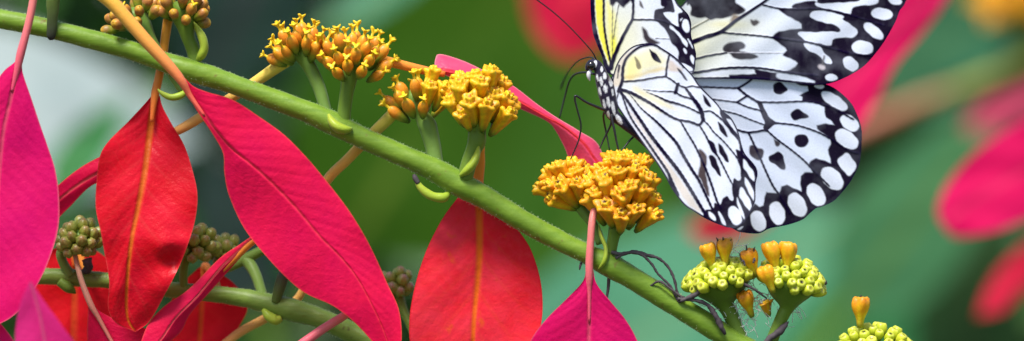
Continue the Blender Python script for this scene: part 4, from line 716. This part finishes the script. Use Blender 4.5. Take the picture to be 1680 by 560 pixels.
broad('pale silvery blue leaf blurred behind the left end of the thick stem', (-260, 130), (330, 235), 290, GB, 12000, .05, .1, 10, 31)
broad('large pale teal leaf blurred behind the seed heads at the bottom', (760, 720), (1420, 340), 330, GT, 12000, -.1, .2, 0, 32)
broad('bluish green leaf blurred below the butterfly, running to the dark gap at right', (1150, 760), (1600, 250), 300, GG, 12600, -.1, .1, 10, 33)
broad('teal green leaf blurred in the upper right corner under the yellow flower', (1420, 150), (1680, -20), 210, GK, 12000, -.1, .1, 0, 34)
broad('grey-green leaf tip blurred at the top edge above the yellow-tipped buds', (740, -110), (520, 60), 70, GT, 11000, -.1, .1, 0, 35)
broad('shade gap painted as dark blue-green leaf at the top between two flower clusters', (480, -160), (300, 200), 220, GSHADE_B, 12000, -.1, .1, 0, 36)  # leaf-shaped patch, its dark colour imitates a shaded foliage gap
broad('shade painted as a dark leaf between the scarlet bract and the large magenta bract', (430, 520), (330, 230), 130, GSHADE_B, 12000, -.1, .1, 0, 37)  # shade between the two bracts put in as a dark leaf
broad('dark olive leaf blurred in front of the pale leaf at the left', (80, 320), (210, 160), 80, GG, 9000, -.1, .1, 0, 38)
broad('olive green leaf blurred behind the pink edge-on bract', (560, 420), (900, -120), 420, GO, 13000, -.1, .1, 0, 39)
broad('green leaf blurred directly behind the feeding butterfly\'s head and legs', (900, 560), (1060, -60), 300, GO2, 12500, -.1, .1, 0, 42)
broad('mid green leaf blurred beyond the rounded right edge of the hindwing', (1380, 520), (1640, 170), 200, GO3, 11500, -.1, .1, 0, 43)
broad('shade gap painted as dark leaf, lower right, between teal leaf and red bract', (1590, 720), (1600, 260), 190, GSHADE, 12000, -.1, .1, 0, 40)  # dark leaf shape added as painted shade of a gap

# shrubbery far behind (nobody could count its leaves)
def shrubbery(name, label, n, x, z, y, size, cols, seed):
    r2 = np.random.default_rng(seed); P = np.stack([r2.uniform(*x, n), r2.uniform(*y, n), r2.uniform(*z, n)], 1)
    A = r2.normal(size=(n, 3)); A[:, 2] -= .6; A /= np.linalg.norm(A, axis=1)[:, None]
    N = r2.normal(size=(n, 3))*.6+np.array([0, -1, .7]); B = np.cross(A, N); B /= np.linalg.norm(B, axis=1)[:, None]; U = np.cross(B, A)
    s = size*r2.uniform(.6, 1.3, n)[:, None]
    V = np.stack([P-A*s, P+B*s*.4-U*s*.08, P+A*s, P-B*s*.4-U*s*.08], 1).reshape(-1, 3); k = np.arange(n)*4
    F = np.concatenate([np.stack([k, k+1, k+2], 1), np.stack([k, k+2, k+3], 1)])
    cc = np.array(cols)[r2.integers(0, len(cols), n)]*r2.uniform(.7, 1.3, (n, 1))
    return tag(mesh_obj(name, V, F, M_shrub, None, {'col': np.repeat(cc, 4, 0)}, smooth=False), label, 'shrubbery', None, 'stuff')
M_shrub = attr_mat('shrub_leaves', .5, .25, .4, 30, .2)
shrubbery('shrubbery', 'dense blurred green shrubbery filling the background', 26000, (-1.5, 1.5), (.0, 2.3), (2.4, 3.6), .05, [(.04, .13, .02), (.055, .15, .022), (.06, .17, .05), (.035, .10, .03)], 51)
# ground
t = NT('soil'); t.surf(t.mix(t.noise(3, 5), (.05, .05, .03), (.06, .09, .03)), .9, .2)
g = mesh_obj('ground', [(-400, -400, 0), (400, -400, 0), (400, 400, 0), (-400, 400, 0)], [(0, 1, 2, 3)], t.m, smooth=False); tag(g, 'dark soil with low green growth', None, None, 'structure')

# =================================================================== light, camera
w = bpy.data.worlds.new('World'); sc.world = w; w.use_nodes = True; nt = w.node_tree; nt.nodes.clear()
sky = nt.nodes.new('ShaderNodeTexSky'); sky.sky_type = 'NISHITA'; sky.sun_disc = False
EL, AZ = 60, 205                                      # sun high, behind the camera and a little left
sky.sun_elevation = math.radians(EL); sky.sun_rotation = math.radians(AZ); sky.dust_density = 2.0
bg = nt.nodes.new('ShaderNodeBackground'); bg.inputs['Strength'].default_value = .11
ow = nt.nodes.new('ShaderNodeOutputWorld'); nt.links.new(sky.outputs[0], bg.inputs[0]); nt.links.new(bg.outputs[0], ow.inputs[0])
sl = bpy.data.lights.new('sun', 'SUN'); sl.energy = 4.0; sl.angle = math.radians(18); sl.color = (1, .96, .9)
so = bpy.data.objects.new('sun', sl); col.objects.link(so)
sd = Vector((math.sin(math.radians(AZ))*math.cos(math.radians(EL)), math.cos(math.radians(AZ))*math.cos(math.radians(EL)), math.sin(math.radians(EL))))
so.rotation_euler = sd.to_track_quat('Z', 'Y').to_euler(); so.location = (0, 0, 6)
cam = bpy.data.cameras.new('camera'); co = bpy.data.objects.new('camera', cam); col.objects.link(co)
co.location = (0, -D, H); co.rotation_euler = (math.radians(90), 0, 0)
cam.sensor_width = 36; cam.lens = 36*D/(1680*S); cam.clip_start = .05; cam.clip_end = 2000
cam.dof.use_dof = True; cam.dof.focus_distance = D; cam.dof.aperture_fstop = cam.lens/17.0   # 17 mm aperture
sc.camera = co
sc.view_settings.view_transform = 'Standard'; sc.view_settings.look = 'None'; sc.view_settings.exposure = 0.58; sc.view_settings.gamma = 1
sc.cycles.use_denoising = True; sc.cycles.max_bounces = 8
